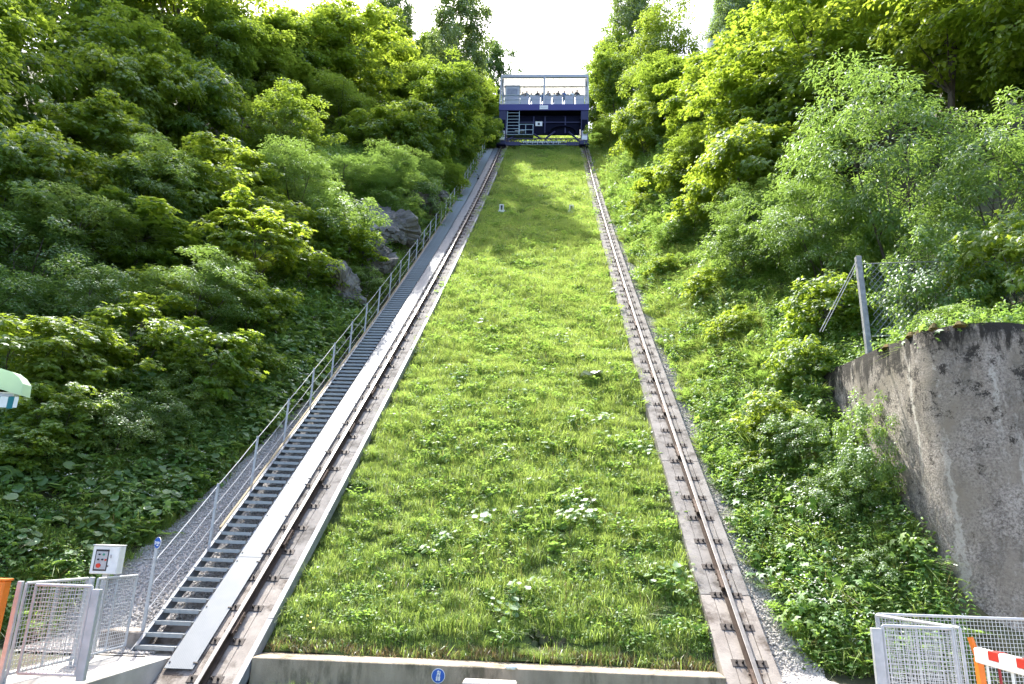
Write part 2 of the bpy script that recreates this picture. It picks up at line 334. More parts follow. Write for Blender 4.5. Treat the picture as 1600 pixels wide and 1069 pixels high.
# gravel beds along both beams
def strip(name, edges, mat):
    V = []; F = []
    for y, a, b in edges:
        for q in np.linspace(0, 1, 9): x = a+(b-a)*q; V.append((x, y, float(terrain(x, y))+.035))
    n = len(edges)
    for j in range(n-1):
        for q in range(8): F.append((j*9+q, j*9+q+1, (j+1)*9+q+1, (j+1)*9+q))
    m_ = nmesh(name, V, F); m_.materials.append(mat); return tag(link(name, m_), kind='structure')
def lx(y): return float(np.interp(y, [10.9, 12.5, 14.5, 17, 20, 26, 60], [-7.3, -7.5, -7.0, -6.5, -6.1, -5.95, -5.9]))
def rx(y): return float(np.interp(y, [10.9, 12, 14, 17, 24, 32, 45, 60], [5.22, 5.2, 5.0, 4.95, 4.98, 5.0, 4.9, 4.8])) + .07*math.sin(y*2.1) + .05*math.sin(y*5.3)
strip('gravel_bed', [(y, lx(y), -4.9) for y in np.arange(11.2, 62, .3)], M['gravel_bed'])
strip('gravel_bed', [(y, 4.4, rx(y)) for y in np.arange(11.0, 62, .3)], M['gravel_bed'])

# ------------------------------------------------------------------ kerb wall at the foot of the slope
o = thing('kerb_wall', 'low concrete wall across the foot of the grass slope between the rails', 'wall', (0, 11.3, -.6))
mb = MB(); mb.box((-3.545, 11.26, -.75), (3.66, 11.80, -.09), ch=.012)
c = mb.build('wall', M['kerb_concrete']); c.parent = o; c.matrix_parent_inverse = o.matrix_world.inverted() if False else Matrix.Translation((0, -11.3, .6))
def adopt(ch, par):
    """parent an object built in world coordinates"""
    ch.parent = par; ch.matrix_parent_inverse = (Matrix.Translation(par.location) @ par.rotation_euler.to_matrix().to_4x4()).inverted(); return ch

# ------------------------------------------------------------------ big retaining wall on the right
def rough_wall(name, pts, thick, mat):
    """wall along a ground line pts=(x,y,ztop); battered, rough face"""
    V = []; F = []; nz = 34; P = []
    for a, b in zip(pts[:-1], pts[1:]):
        n = max(2, int(math.dist(a[:2], b[:2])/.16))
        for q in range(n): P.append([a[i]+(b[i]-a[i])*q/n for i in range(3)])
    P.append(list(pts[-1])); n = len(P)
    for j, p in enumerate(P):
        d = Vector((P[min(j+1,n-1)][0]-P[max(j-1,0)][0], P[min(j+1,n-1)][1]-P[max(j-1,0)][1], 0)).normalized(); nn = Vector((d.y, -d.x, 0))
        for q in range(nz+1):
            z = -.5 + (p[2]+.5)*q/nz; off = .018*float(wob(p[0]*4+p[1]*3, z*4)) + (.05*(1-q/nz))
            if q == nz: off -= .05
            if q in (13, 14): off -= .02
            if q == nz-1: off += .02*float(wob(p[0]*6, p[1]*6))
            V.append((p[0]-nn.x*off*-1, p[1]-nn.y*off*-1, z + (.03*float(wob(p[0]*3, p[1]*3)) if q == nz else 0)))
        V.append((p[0]-nn.x*thick, p[1]-nn.y*thick, p[2]-.03)); V.append((p[0]-nn.x*thick, p[1]-nn.y*thick, -.5))
    k = nz+3
    for j in range(n-1):
        for q in range(k): F.append((j*k+q, (j+1)*k+q, (j+1)*k+(q+1)%k, j*k+(q+1)%k))
    me = bpy.data.meshes.new(name); me.from_pydata(V, [], F + [tuple(range(k)), tuple((n-1)*k+q for q in range(k))[::-1]])
    bm = bmesh.new(); bm.from_mesh(me); bmesh.ops.recalc_face_normals(bm, faces=bm.faces); bm.to_mesh(me); bm.free()
    me.materials.append(mat); me.polygons.foreach_set('use_smooth', [True]*len(me.polygons)); me.set_sharp_from_angle(angle=R(50)); return link(name, me)
o = thing('retaining_wall', 'tall stained concrete retaining wall with mossy crown at lower right', 'wall', (8.2, 12.1, 0))
arc = [(7.9+1.0*(1-math.cos(a)), 12.0+1.0-1.0*math.sin(a), 5.80) for a in np.linspace(0.1, 1.47, 12)]
adopt(rough_wall('wall_face', [(7.92, 17.4, 6.1), (7.9, 16.1, 6.02), (7.9, 14.2, 5.92)] + arc + [(9.4, 11.98, 5.74), (18, 11.7, 5.5)], .55, M['old_wall_concrete']), o)
mb = MB()
for q in range(90):      # cushions of moss and dead grass along the crown
    t = q/89*11.0; y = 16.1 - min(t, 4.0); x = 7.95 if t < 4 else 8.05+(t-4.0)
    y = y if t < 4 else 12.15
    r = random.uniform(.05, .14); mb.cyl((x+random.uniform(0,.3), y+random.uniform(0,.3), 5.98-.05*min(t,4)-.01*max(0,t-4)+random.uniform(-.03,.02)), r, .10, (random.uniform(-.3,.3), random.uniform(-.3,.3), 1), 7, r2=r*.5)
adopt(mb.build('moss_crown', M['moss'], smooth=True), o)
mb = MB(); mb.tube([(9.16, 12.2, 4.35), (9.16, 11.88, 4.33)], .05, 10); adopt(mb.build('drain_pipe', M['rust']), o)
mb = MB(); mb.box((8.55, 11.93, .0), (9.3, 12.05, .95)); mb.box((8.62, 11.915, .05), (8.95, 11.94, .86)); adopt(mb.build('niche_block', M['kerb_concrete']), o)

# concrete footing under the lowest treads
mb = MB(); mb.sweep([(-5.48,-.95),(-4.90,-.95),(-4.90,-.47),(-5.48,-.47)], [-.3, .5, 1.15]); mb.box((-6.25, 11.622, PLAT-.5), (-5.56, 12.1, PLAT+.30), ch=.02)
o = thing('stair_footing', 'pale concrete footing under the lowest treads of the staircase', 'footing', (-5.2, 11.4, PLAT)); adopt(mb.build('footing', M['new_concrete']), o)

# ------------------------------------------------------------------ track: beams, rails, clips
S1 = 71.0
def beam(label, x0, x1, xr):
    o = thing('track_beam', label, 'track beam', TP(0, xr, -1.0)); L = 4.5; meshes = {}
    for j in range(int((S1+2.5)/L)+1):
        s = -2.5 + j*L; new = j < 1
        if new not in meshes:
            mb = MB(); e = .012
            for a, b, dn in ((x0, xr-.235, 0), (xr-.227, xr+.215, -.004), (xr+.223, x1, .002)):
                mb.box((a-xr, e, -.95), (b-xr, L, -.17+dn), ch=.006)
            meshes[new] = mb.mesh('slab', M['new_concrete' if new else 'beam_concrete'])
        c = link('slab', meshes[new]); mid = s+L/2; f = tframe(mid, xr, 0); c.matrix_basis = f @ Matrix.Translation((0, -L/2, 0)); adopt_m(c, o)
    return o
def adopt_m(c, o):
    c.parent = o; c.matrix_parent_inverse = Matrix.Translation(o.location).inverted()
beam('left concrete track beam beside the metal staircase', -4.845, -3.655, -4.1)
beam('right concrete track beam between grass slope and gravel strip', 3.655, 4.5, 4.1)
prof = [(-.0625,-.149),(.0625,-.149),(.0625,-.139),(.01,-.122),(.01,-.045),(.036,-.034),(.036,-.004),(.030,0),(-.030,0),(-.036,-.004),(-.036,-.034),(-.01,-.045),(-.01,-.122),(-.0625,-.139)]
def clip_meshes():
    mb = MB(); mb.box((-.27,-.07,-.176), (.27,.07,-.160), ch=.003)
    a = mb.mesh('tie_plate', M['clip_steel'])
    mb = MB()
    for sx in (-1, 1):
        mb.box((sx*.018 if sx > 0 else -.075, -.24, -.138), (.075 if sx > 0 else -.018, .24, -.05), ch=.008)
        for q in (-.16, 0, .16): mb.cyl((sx*.085, q, -.09), .018, .035, (1,0,0), 6)
    return a, mb.mesh('rail_anchor', M['rust'])
CLIP, ANCH = clip_meshes()
for xr, side in ((-4.1, 'left'), (4.1, 'right')):
    o = thing('rail', 'left rail, dark steel, beside the checker plate cover' if side == 'left' else 'right rail, polished top, beside the gravel strip', 'rail', TP(0, xr, -.15))
    ss = np.concatenate([np.arange(-2.5, S1, 1.0), [S1]])
    mb = MB(); mb.sweep([(xr+a, b) for a, b in prof], ss); b_ = mb.build('rail_body', [M['rail_web'], M['rail_top']])
    for p in b_.data.polygons:      # running surface worn bright
        if p.normal.z > .55 and p.normal.y < -.4 and abs(p.center.x-xr) < .034 and len(p.vertices) == 4:
            s_ = float(np.interp(p.center.y, _y, _S))
            if (p.center - TP(s_, xr, 0)).length < .03 or abs(float(PZ(p.center.y))-p.center.z) < .02: p.material_index = 1
    adopt(b_, o)
    s = -.256-.749; j = 0; bolts = MB()
    while s < 70:
        c = link('tie_plate', CLIP); c.matrix_basis = tframe(s, xr, 0); adopt_m(c, o)
        f = tframe(s, xr, 0)
        for x_ in (-.105, -.20, .105, .20):
            for q_, r_, h_ in ((-.145, .019, .035), (-.118, .011, .03)): bolts.cyl(f @ Vector((x_, 0, q_)), r_, h_, f.to_3x3() @ Vector((0,0,1)), 6)
        if j % 3 == (2 if side == 'left' else 1):
            a = link('rail_anchor', ANCH); a.matrix_basis = tframe(s+.30, xr, 0); adopt_m(a, o)
        s += .749; j += 1
    tag(adopt(bolts.build('bolts', M['black_steel']), o), kind='stuff')
# checker plate cover over the cable duct
o = thing('cover_plates', 'pale galvanised checker plate strip between the stairs and left rail', 'cover', TP(0, -4.64, -.15)); L = 2.62
mb = MB(); mb.box((-.225, .003, -.012), (.225, L-.003, 0), ch=.002); PL = mb.mesh('plate', M['checker_plate'])
mb = MB()
for q in (.12, L/2, L-.12):
    for x in (-.19, .19): mb.cyl((x, q, .006), .013, .016, seg=6)
    mb.box((.205, q-.012, -.004), (.25, q+.012, .012))
pbm = mb; allb = MB()
for j in range(26):
    s = -.12 + j*L
    c = link('plate', PL); f = tframe(s+L/2, -4.585, -.125+.002*(j%2)) @ Matrix.Rotation(random.uniform(-.004, .004), 4, 'Y'); c.matrix_basis = f @ Matrix.Translation((0, -L/2, 0)); adopt_m(c, o)
    mm = f @ Matrix.Translation((0, -L/2, 0)); allb.face_add([mm @ Vector(v) for v in pbm.v], pbm.f)
tag(adopt(allb.build('bolts', M['black_steel']), o), kind='stuff')
# galvanised channel on the inner edge of the left beam
o = thing('edge_channel', 'narrow galvanised channel along the grass edge of the left beam', 'channel', TP(0, -3.6, -.15)); L = 3.0
mb = MB(); mb.box((-.048, .006, -.012), (.048, L-.006, 0), ch=.002); mb.box((.036, .006, -.20), (.0475, L-.006, -.0125)); mb.box((-.0475, .006, -.05), (-.036, L-.006, -.0125)); CH = mb.mesh('channel_piece', M['channel_steel'])
for j in range(24):
    s = -2.0 + j*L; c = link('channel_piece', CH); c.matrix_basis = tframe(s+L/2, -3.60, -.14) @ Matrix.Translation((0, -L/2, 0)); adopt_m(c, o)

# ------------------------------------------------------------------ staircase
o = thing('metal_staircase', 'long galvanised open tread staircase climbing along the left rail', 'staircase', TP(.3, -5.2, -.3))
for x in (-5.53, -4.875):
    tp_ = -.15 if x < -5.2 else -.245
    mb = MB(); mb.sweep([(x-.006,-.40),(x+.006,-.40),(x+.006,tp_),(x-.006,tp_)], [.22] + list(np.arange(1.2, S1, 1.0)))
    sgn = 1 if x < -5.2 else -1
    mb.sweep([(x+.007*sgn,tp_-.011),(x+.05*sgn,tp_-.011),(x+.05*sgn,tp_-.001),(x+.007*sgn,tp_-.001)], [.3] + list(np.arange(1.3, S1, 1.0)))
    adopt(mb.build('stringer', M['channel_steel']), o)
mb = MB(); mb.sweep([(-5.60,-.20),(-5.545,-.20),(-5.545,-.145),(-5.60,-.145)], np.arange(3.4, S1, 1.0)); adopt(mb.build('timber_strip', M['timber_edge']), o)
mb = MB(); W_ = .318
mb.box((-W_, -.118, -.052), (W_, -.108, .004)); mb.box((-W_, .108, -.035), (W_, .115, .0))
for q in np.linspace(-.094, .094, 6): mb.box((-W_, q-.011, -.03), (W_, q+.011, 0))
for x in (-W_, W_): mb.box((x-.004, -.107, -.05), (x+.004, .107, -.031))
mb.box((-W_, -.1145, .0045), (W_, -.085, .011))
TR = mb.mesh('tread', M['tread_steel'])
s = .40
for j in range(262):
    c = link('tread', TR, None, TP(s, -5.195, -.22))
    c.parent = o; c.matrix_parent_inverse = Matrix.Translation(o.location).inverted(); s += .268
# railing: posts every two metres with three cables
o = thing('stair_railing', 'post and cable railing on the outer side of the metal staircase', 'railing', TP(.43, -5.62, -.3))
PO = MB().cbox((0, 0, .50), (.05, .028, 1.20), ch=.004).mesh('post', M['galvanised'])
tops = []
for j in range(35):
    s = .72 + (1.96*j if j else 0) + (.38 if j else 0); p = TP(s, -5.635, -.21)
    c = link('post', PO, None, p)
    if j == 0: c.scale = (1.1, 1.1, 1.16)
    c.parent = o; c.matrix_parent_inverse = Matrix.Translation(o.location).inverted(); tops.append(p)
for h_, r_ in ((1.06, .009), (.66, .006), (.27, .006)):
    P = []
    for a, b in zip(tops[:-1], tops[1:]):
        for q in (0, .5): P.append(a.lerp(b, q) + Vector((.0, 0, h_ - (.018 if q else 0))))
    P.append(tops[-1] + Vector((0, 0, h_))); mb = MB(); mb.tube(P, r_, 5); adopt(mb.build('cable', M['galvanised']), o)

# ------------------------------------------------------------------ funicular car (local: X across, Y up the line, Z up; origin at rail level under its lower face)
YC = 58.75; ZC = float(PZ(YC)); SL = math.tan(R(41.4))
car = thing('funicular_car', 'large blue funicular car with grey roofed viewing deck at the track head', 'funicular', (0, YC, ZC))
def cp(name, mb, mat, par=None, smooth=False): return mb.build(name, mat, par or car, smooth)
DK, DB, DP = 4.82, 4.15, 3.4        # deck level, deck underside, deck depth
mb = MB(); mb.box((-4.40, .08, DB+.05), (4.40, DP, DK), ch=.02); deck = cp('deck', mb, M['car_dark'])
for y in (.95, 1.75, 2.55): cp('deck_joist', MB().box((-4.35, y, DB-.22), (4.35, y+.12, DB+.048)), M['car_blue'])
f_ = cp('fascia', MB().box((-4.47, -.02, DB), (4.47, .075, DK+.04), ch=.015), M['car_fascia'])
pl = cp('name_plate', MB().box((-.42, -.035, DB+.10), (.42, -.021, DB+.55)), M['white_paint'], f_)
mb = MB()
for q in range(9): mb.box((-.30+q*.066, -.038, DB+.29), (-.26+q*.066, -.0355, DB+.37))
cp('plate_lettering', mb, M['panel_grey'], pl)
for sx in (-1, 1):
    x0, x1 = (-4.42, -3.68) if sx < 0 else (3.68, 4.42)
    leg = cp('leg', MB().box((x0, .03, .55), (x1, .75, DB+.045), ch=.02), M['car_blue'])
    cp('leg_panel', MB().box((x0+.09, .012, 1.75), (x1-.09, .029, 3.1), ch=.006), M['car_dark'], leg)
    lh = cp('lamp_housing', MB().box((x0+.07, -.10, 1.28), (x1-.09, .028, 1.78), ch=.02), M['panel_grey'])
    cp('lamp_glass', MB().cyl(((x0+x1)/2-.01, -.105, 1.56), .17, .03, (0,1,0), 18), M['black_plastic'], lh)
    cp('buffer_box', MB().box((x0+.08, -.14, .72), (x1-.11, .028, 1.24), ch=.03), M['white_paint'])
    cp('bumper', MB().box((x0-.16, -.18, .18), (x1+.05, .45, .66), ch=.05), M['car_blue'])
    bog = cp('bogie', MB().box((x0+.10, .1, .02), (x1-.12, .9, .30), ch=.03), M['black_steel'])
    for q in (.32, 1.12):
        cp('wheel', MB().cyl((sx*4.1, q, .24+q*SL*.98), .26, .13, (1,0,0), 18), M['rail_web'])
    # sloping main girder that follows the rail, and rear post line
    mb = MB(); mb.bar((sx*4.1, .5, .62), (sx*4.1, 3.3, .62+2.8*SL*.8), .4, .3); cp('main_girder', mb, M['car_blue'])
    mb = MB(); mb.bar((sx*4.05, .35, 1.0), (sx*4.05, 3.2, DB), .22, .22); cp('side_strut', mb, M['car_blue'])
    for y in (1.4, 2.7): cp('side_post', MB().box((sx*4.1-.09, y, .6+y*SL*.7), (sx*4.1+.09, y+.18, DB+.04)), M['car_blue'])
# lower truss with drive gear, back panel
mb = MB(); mb.box((-3.66, .10, .40), (3.66, .26, .58)); mb.box((-3.66, .10, .98), (3.66, .22, 1.06))
for q in range(15): x = -3.5+q*.5; mb.bar((x, .16, .58), (x+.25, .16, .98), .05, .05); mb.bar((x+.25, .16, .98), (x+.5, .16, .58), .05, .05)
cp('lower_truss', mb, M['car_blue'])
cp('cross_beam', MB().box((-3.66, .02, .20), (-2.2, .095, .60), ch=.01).box((2.3, .02, .20), (3.66, .095, .60), ch=.01), M['car_blue'])
mb = MB()
for q in range(22): mb.cbox((-1.9+q*.17, .0, .50+.05*math.sin(q*2.1)), (.1, .12, .13+.05*(q%3)))
cp('cable_gear', mb, M['galvanised_dull'])
cp('gear_frame', MB().box((-2.18, -.03, .24), (2.25, .0, .28)).box((-2.18, -.03, .60), (2.25, .0, .64)), M['car_rail'])
for a, b in (((-.15,.1,.95),(-1.0,.4,1.75)), ((.15,.1,.95),(1.15,.5,2.05)), ((3.55,.1,.75),(2.5,.5,2.0)), ((-3.55,.1,.75),(-2.6,.5,1.75))):
    cp('diagonal_strut', MB().tube([a, b], .09, 8), M['car_blue'])
mb = MB()
for q in range(13): a0 = math.pi*q/12; a1 = math.pi*(q+1)/12; mb.bar((1.9-1.35*math.cos(a0), .5, 2.0+.7*math.sin(a0)), (1.9-1.35*math.cos(a1), .5, 2.0+.7*math.sin(a1)), .14, .14)
cp('arch_rib', mb, M['car_dark'])
cp('back_panel', MB().box((-3.6, .70, 1.78), (3.6, .74, DB-.23)), M['car_dark'])
for x in (-1.05, 0.08, 2.1): cp('panel_post', MB().box((x, .58, 1.95), (x+.12, .69, DB-.23)), M['car_blue'])
cp('panel_rail', MB().box((-3.6, .60, 3.15), (3.6, .695, 3.25)), M['car_blue'])
cp('equipment_door', MB().box((-.90, .36, 1.62), (.06, .44, 2.6), ch=.01), M['car_dark'])
nb = cp('notice_board', MB().box((-.80, .38, 2.62), (-.12, .46, 3.13), ch=.01), M['white_paint'])
cp('notice_mark', MB().box((-.58, .374, 2.72), (-.36, .3795, 2.98)), M['black_plastic'], nb)
# maintenance ladder and small guarded stand
lad = MB()
for x in (-3.60, -2.42): lad.box((x-.035, .10, 1.55), (x+.035, .17, DB-.02))
ld = cp('ladder', lad, M['car_rail'])
for q in range(7): cp('rung', MB().box((-3.563, .105, 1.75+q*.36), (-2.457, .165, 1.80+q*.36)), M['car_rail'], ld)
st = cp('stand', MB().box((-3.6, .12, 1.46), (-1.0, 1.0, 1.52)), M['car_rail'])
mb = MB()
for x in (-2.36, -1.75, -1.02): mb.box((x-.03, .06, 1.52), (x+.03, .12, 2.62))
for z in (1.95, 2.56): mb.box((-2.40, .055, z), (-.98, .098, z+.06))
cp('stand_rail', mb, M['car_rail'], st)
cp('tool_tray', MB().box((-2.8, .05, 1.86), (-1.85, .4, 1.93), ch=.02), M['car_grey'], st)
# railing with panels
rl = cp('deck_rail', MB().box((-4.3, .10, DK+1.13), (4.3, .15, DK+1.18)).box((-4.3, .11, DK+.62), (4.3, .14, DK+.65)), M['car_rail'])
for x in (-1.93, -.80, .30, 1.40, 2.50, 3.60):
    cp('rail_panel', MB().box((x-.42, .125, DK+.05), (x+.42, .145, DK+1.10)), M['car_panel'], rl)
for x in (-4.1, -3.95, -2.42, -2.36, -1.38, -1.28, -.30, -.24, .78, .90, 1.90, 2.0, 3.0, 3.1, 4.12):
    cp('baluster', MB().box((x-.02, .10, DK+.04), (x+.02, .14, DK+1.13)), M['car_rail'], rl)
cab = cp('driver_cabin', MB().box((-3.92, .16, DK+.02), (-2.48, 1.3, DK+2.25), ch=.03), M['car_grey'])
cp('cabin_roof', MB().box((-3.98, .11, DK+2.251), (-2.42, 1.36, DK+2.34), ch=.02), M['car_panel'], cab)
surf('cabin_glass', (.22,.23,.27), (.30,.31,.35), 3, .12, 0.0); cp('cabin_window', MB().box((-3.72, .145, DK+1.30), (-2.68, .158, DK+2.0), ch=.004), M['cabin_glass'], cab)
cp('cabin_panel', MB().box((-3.72, .145, DK+.25), (-2.68, .158, DK+1.18), ch=.004), M['car_panel'], cab)
# roof: frame, posts, canvas ceiling on ribs
RT = 8.12
fr = cp('roof_frame', MB().box((-4.36, -.02, RT-.14), (4.36, .16, RT+.20), ch=.015), M['car_grey'])
for x in (-4.34, 4.34): cp('roof_side_beam', MB().box((x-.09, .161, RT-.05), (x+.09, DP, RT+.15)), M['car_grey'], fr)
for y in (1.55, 3.2): cp('roof_cross_beam', MB().box((-4.24, y, RT-.10), (4.24, y+.10, RT+.0)), M['car_grey'], fr)
for x in np.linspace(-3.9, 3.9, 14): cp('roof_rib', MB().box((x-.012, .165, RT+.012), (x+.012, DP-.1, RT+.05)), M['car_grey'], fr)
cp('roof_canvas', MB().box((-4.24, .165, RT+.06), (4.24, DP, RT+.075)), M['roof_canvas'], fr)
mb = MB(); mb.tube([(-4.2,.3,RT-.45),(-1.2,1.2,RT-.75),(0,1.4,RT-.55),(1.2,1.2,RT-.75),(4.2,.3,RT-.45)], .015, 4); cp('brace_wire', mb, M['car_rail'], fr)
cp('centre_post', MB().box((-.09, .0, DK+.041), (.09, .17, RT-.061)), M['car_grey'])
for sx in (-1, 1):
    mb = MB(); mb.bar((sx*4.40, .02, DK+.05), (sx*4.33, .05, RT+.14), .14, .16); cp('corner_post', mb, M['car_grey'])
    mb = MB(); mb.bar((sx*4.14, .12, DK+.05), (sx*4.16, .35, RT-.07), .10, .12); cp('inner_post', mb, M['car_grey'])
    for y in (1.6, 3.1): cp('side_roof_post', MB().box((sx*4.34-.06, y, DK+.01), (sx*4.34+.06, y+.12, RT-.06)), M['car_grey'])

# ------------------------------------------------------------------ passengers on the viewing deck
plain('skin', (.50,.32,.24), .6); plain('hair', (.035,.025,.02), .6); plain('trousers', (.03,.035,.06), .8)
SHIRTS = [('white shirt', (.70,.70,.68)), ('dark jacket', (.03,.03,.035)), ('red jacket', (.35,.04,.04)), ('grey jacket', (.20,.21,.23)), ('blue shirt', (.06,.12,.30))]
for n_, c_ in SHIRTS: plain(n_.replace(' ', '_'), c_, .8)
def person_mesh(shirt, seed):
    rnd = random.Random(seed)
    J = [(0,0,.95,.15),(0,0,1.18,.135),(0,.0,1.38,.155),(0,0,1.50,.06),(0,-.01,1.57,.075),(0,-.01,1.66,.098),(0,.0,1.74,.07)]
    E_ = [(0,1),(1,2),(2,3),(3,4),(4,5),(5,6)]
    for sx in (-1, 1):
        o = len(J); J += [(sx*.20,0,1.42,.062),(sx*.27,.02,1.16,.05),(sx*.22,-.2,1.06,.042),(sx*.18,-.30,1.10,.035)]
        E_ += [(2,o),(o,o+1),(o+1,o+2),(o+2,o+3)]
        o = len(J); J += [(sx*.10,0,.85,.095),(sx*.11,-.01,.48,.065),(sx*.11,.02,.09,.045),(sx*.12,-.13,.04,.04)]
        E_ += [(0,o),(o,o+1),(o+1,o+2),(o+2,o+3)]
    me = bpy.data.meshes.new('person'); me.from_pydata([j[:3] for j in J], E_, [])
    ob = bpy.data.objects.new('tmp', me); C.objects.link(ob); md = ob.modifiers.new('s', 'SKIN')
    if not me.skin_vertices:
        bpy.context.view_layer.objects.active = ob; bpy.ops.mesh.customdata_skin_add()
    for v, j in zip(me.skin_vertices[0].data, J): v.radius = (j[3], j[3]*.85)
    me.skin_vertices[0].data[0].use_root = True
    ob.modifiers.new('d', 'SUBSURF').levels = 1
    dg = bpy.context.evaluated_depsgraph_get(); out = bpy.data.meshes.new_from_object(ob.evaluated_get(dg)); bpy.data.objects.remove(ob)
    for m_ in ('skin', 'hair', shirt, 'trousers'): out.materials.append(M[m_])
    for p in out.polygons:
        z = p.center.z; p.use_smooth = True
        p.material_index = 1 if (z > 1.66 or (z > 1.58 and p.center.y > .0)) else 0 if z > 1.52 else 2 if z > .93 else 3
        if z < 1.2 and p.center.y < -.22 and z > 1: p.material_index = 0
    out.name = 'person'; return out
PM = [person_mesh(n_.replace(' ', '_'), i) for i, (n_, c_) in enumerate(SHIRTS)]
ords = ['first', 'second', 'third', 'fourth', 'fifth', 'sixth', 'seventh', 'eighth', 'ninth', 'tenth', 'eleventh', 'twelfth']
for i, (x, dy, sc) in enumerate([(-2.15,.42,1.0), (-1.75,.36,1.05), (-1.28,.5,.95), (-.66,.38,1.04), (-.16,.6,1.02), (.42,.38,1.05), (1.02,.5,.98), (1.42,.38,1.06), (2.02,.4,1.05), (2.38,.6,.97), (2.85,.4,1.03), (3.32,.34,1.08)]):
    k_ = [1, 3, 0, 1, 4, 3, 0, 1, 4, 3, 0, 1][i]
    c = link('person', PM[k_], None, (x, YC+dy-.02, ZC+DK+.002)); c.scale = (sc,)*3; c.rotation_euler = (0, 0, random.uniform(-.5, .5))
    tag(c, 'person in a %s at the deck rail, %s from the driver cabin' % (SHIRTS[k_][0], ords[i]), 'person', 'passengers on the funicular deck')

# ------------------------------------------------------------------ wire mesh fences and gates
def mesh_panel(name, label, a, b, z0, z1, plate=0.0, feet=True, cat='fence panel', cell=.05):
    """framed wire mesh panel from ground point a to b"""
    a = Vector((*a, 0)); b = Vector((*b, 0)); L = (b-a).length; d = (b-a).normalized(); rz = math.atan2(d.y, d.x)
    o = thing(name, label, cat, (a.x, a.y, PLAT), rz); z0 -= PLAT; z1 -= PLAT
    fr = MB(); r = .019
    fr.tube([(0,0,z1),(L,0,z1)], r, 8); fr.tube([(0,0,z0),(L,0,z0)], r, 8)
    for x in (0, L): fr.tube([(x,0,z0),(x,0,z1)], r, 8)
    if L > .9: fr.tube([(L*.5,.004,z0),(L*.5,.004,z1)], .012, 6)
    fr.build('frame', M['galvanised'], o, True)
    w_ = MB(); n = int(L/cell); m_ = int((z1-z0)/cell)
    for i in range(1, n): w_.bar((i*L/n, .0, z0), (i*L/n, .0, z1), .0055, .0055)
    for i in range(1, m_): z = z0+(z1-z0)*i/m_; w_.bar((0, .006, z), (L, .006, z), .0055, .0055)
    w_.build('wire_mesh', M['galvanised'], o)
    if feet:
        for x in (.0, L): MB().tube([(x, .02, 0), (x, .02, z0+.05)], .024, 8).build('foot', M['galvanised_dull'], o, True)
    if plate:
        MB().box((L+.024, -.035, z0-.06), (L+.024+plate, .035, z1-.03), ch=.004).build('end_plate', M['galvanised'], o)
    return o
mesh_panel('mesh_gate', 'near wire mesh gate with wide end plate on left platform', (-5.63, 9.07), (-4.90, 9.10), -.03, 1.02, .10, False, 'gate')
mesh_panel('mesh_fence', 'wire mesh panel along the left platform edge, nearer the camera', (-5.70, 8.98), (-5.67, 10.16), -.03, 1.04)
mesh_panel('mesh_fence', 'wire mesh panel beside the foot of the staircase, below the control box', (-5.68, 10.42), (-5.70, 11.46), -.04, 1.02)
mesh_panel('mesh_gate', 'near wire mesh gate with end plate on the right pavement', (5.66, 8.76), (4.90, 8.80), -.06, .95, .11, False, 'gate')
mesh_panel('mesh_fence', 'slanting wire mesh panel behind the right gate', (5.44, 10.15), (5.82, 8.88), -.05, .95)
mesh_panel('mesh_fence', 'long wire mesh fence at the foot of the big retaining wall', (5.55, 10.35), (7.6, 10.42), -.05, .95)
for x, y, h_, lb in ((-5.69, 10.29, 1.05, 'flat galvanised post between the two left mesh panels'), (-5.72, 8.90, 1.07, 'galvanised corner post of the left mesh gate')):
    o = thing('fence_post', lb, 'post', (x, y, PLAT)); MB().cbox((0,0,(h_-PLAT)/2), (.06,.05,h_-PLAT), ch=.004).build('post', M['galvanised'], o)
    MB().cbox((0,0,.008), (.16,.16,.016)).build('base_plate', M['galvanised_dull'], o)
# glazed panel leaning behind the right fence
# ------------------------------------------------------------------ control box on its post
o = thing('control_box', 'white control box with red and green buttons behind the left fence', 'control box', (-5.93, 10.95, PLAT), R(8))
MB().box((-.03,-.02,0), (.05,.06,1.22), ch=.004).build('post', M['galvanised'], o)
bx = MB().box((-.20,-.09,1.21), (.20,.13,1.63), ch=.012).build('case', M['white_paint'], o)
MB().box((-.203,-.11,1.632), (.203,.135,1.645), ch=.003).build('lid', M['white_paint'], bx)
MB().box((-.15,-.094,1.255), (.05,-.0905,1.575)).build('window_frame', M['black_plastic'], bx)
MB().box((-.135,-.098,1.28), (.035,-.0945,1.545)).build('panel', M['panel_grey'], bx)
for x, z, m_, r_ in ((-.085,1.50,'black_plastic',.013), (-.02,1.50,'button_green',.016), (-.09,1.425,'black_plastic',.014), (-.03,1.425,'black_plastic',.014), (.02,1.42,'red_button',.014), (-.075,1.335,'red_button',.034)):
    MB().cyl((x,-.106,z), r_, .018, (0,1,0), 14).build('button', M[m_], bx)
MB().cyl((.085,-.096,1.48), .014, .03, (0,1,0), 10).box((.075,-.106,1.45), (.095,-.0915,1.50)).build('latch', M['panel_grey'], bx)
MB().cyl((.06,-.094,1.33), .010, .012, (0,1,0), 8).build('lock', M['black_plastic'], bx)

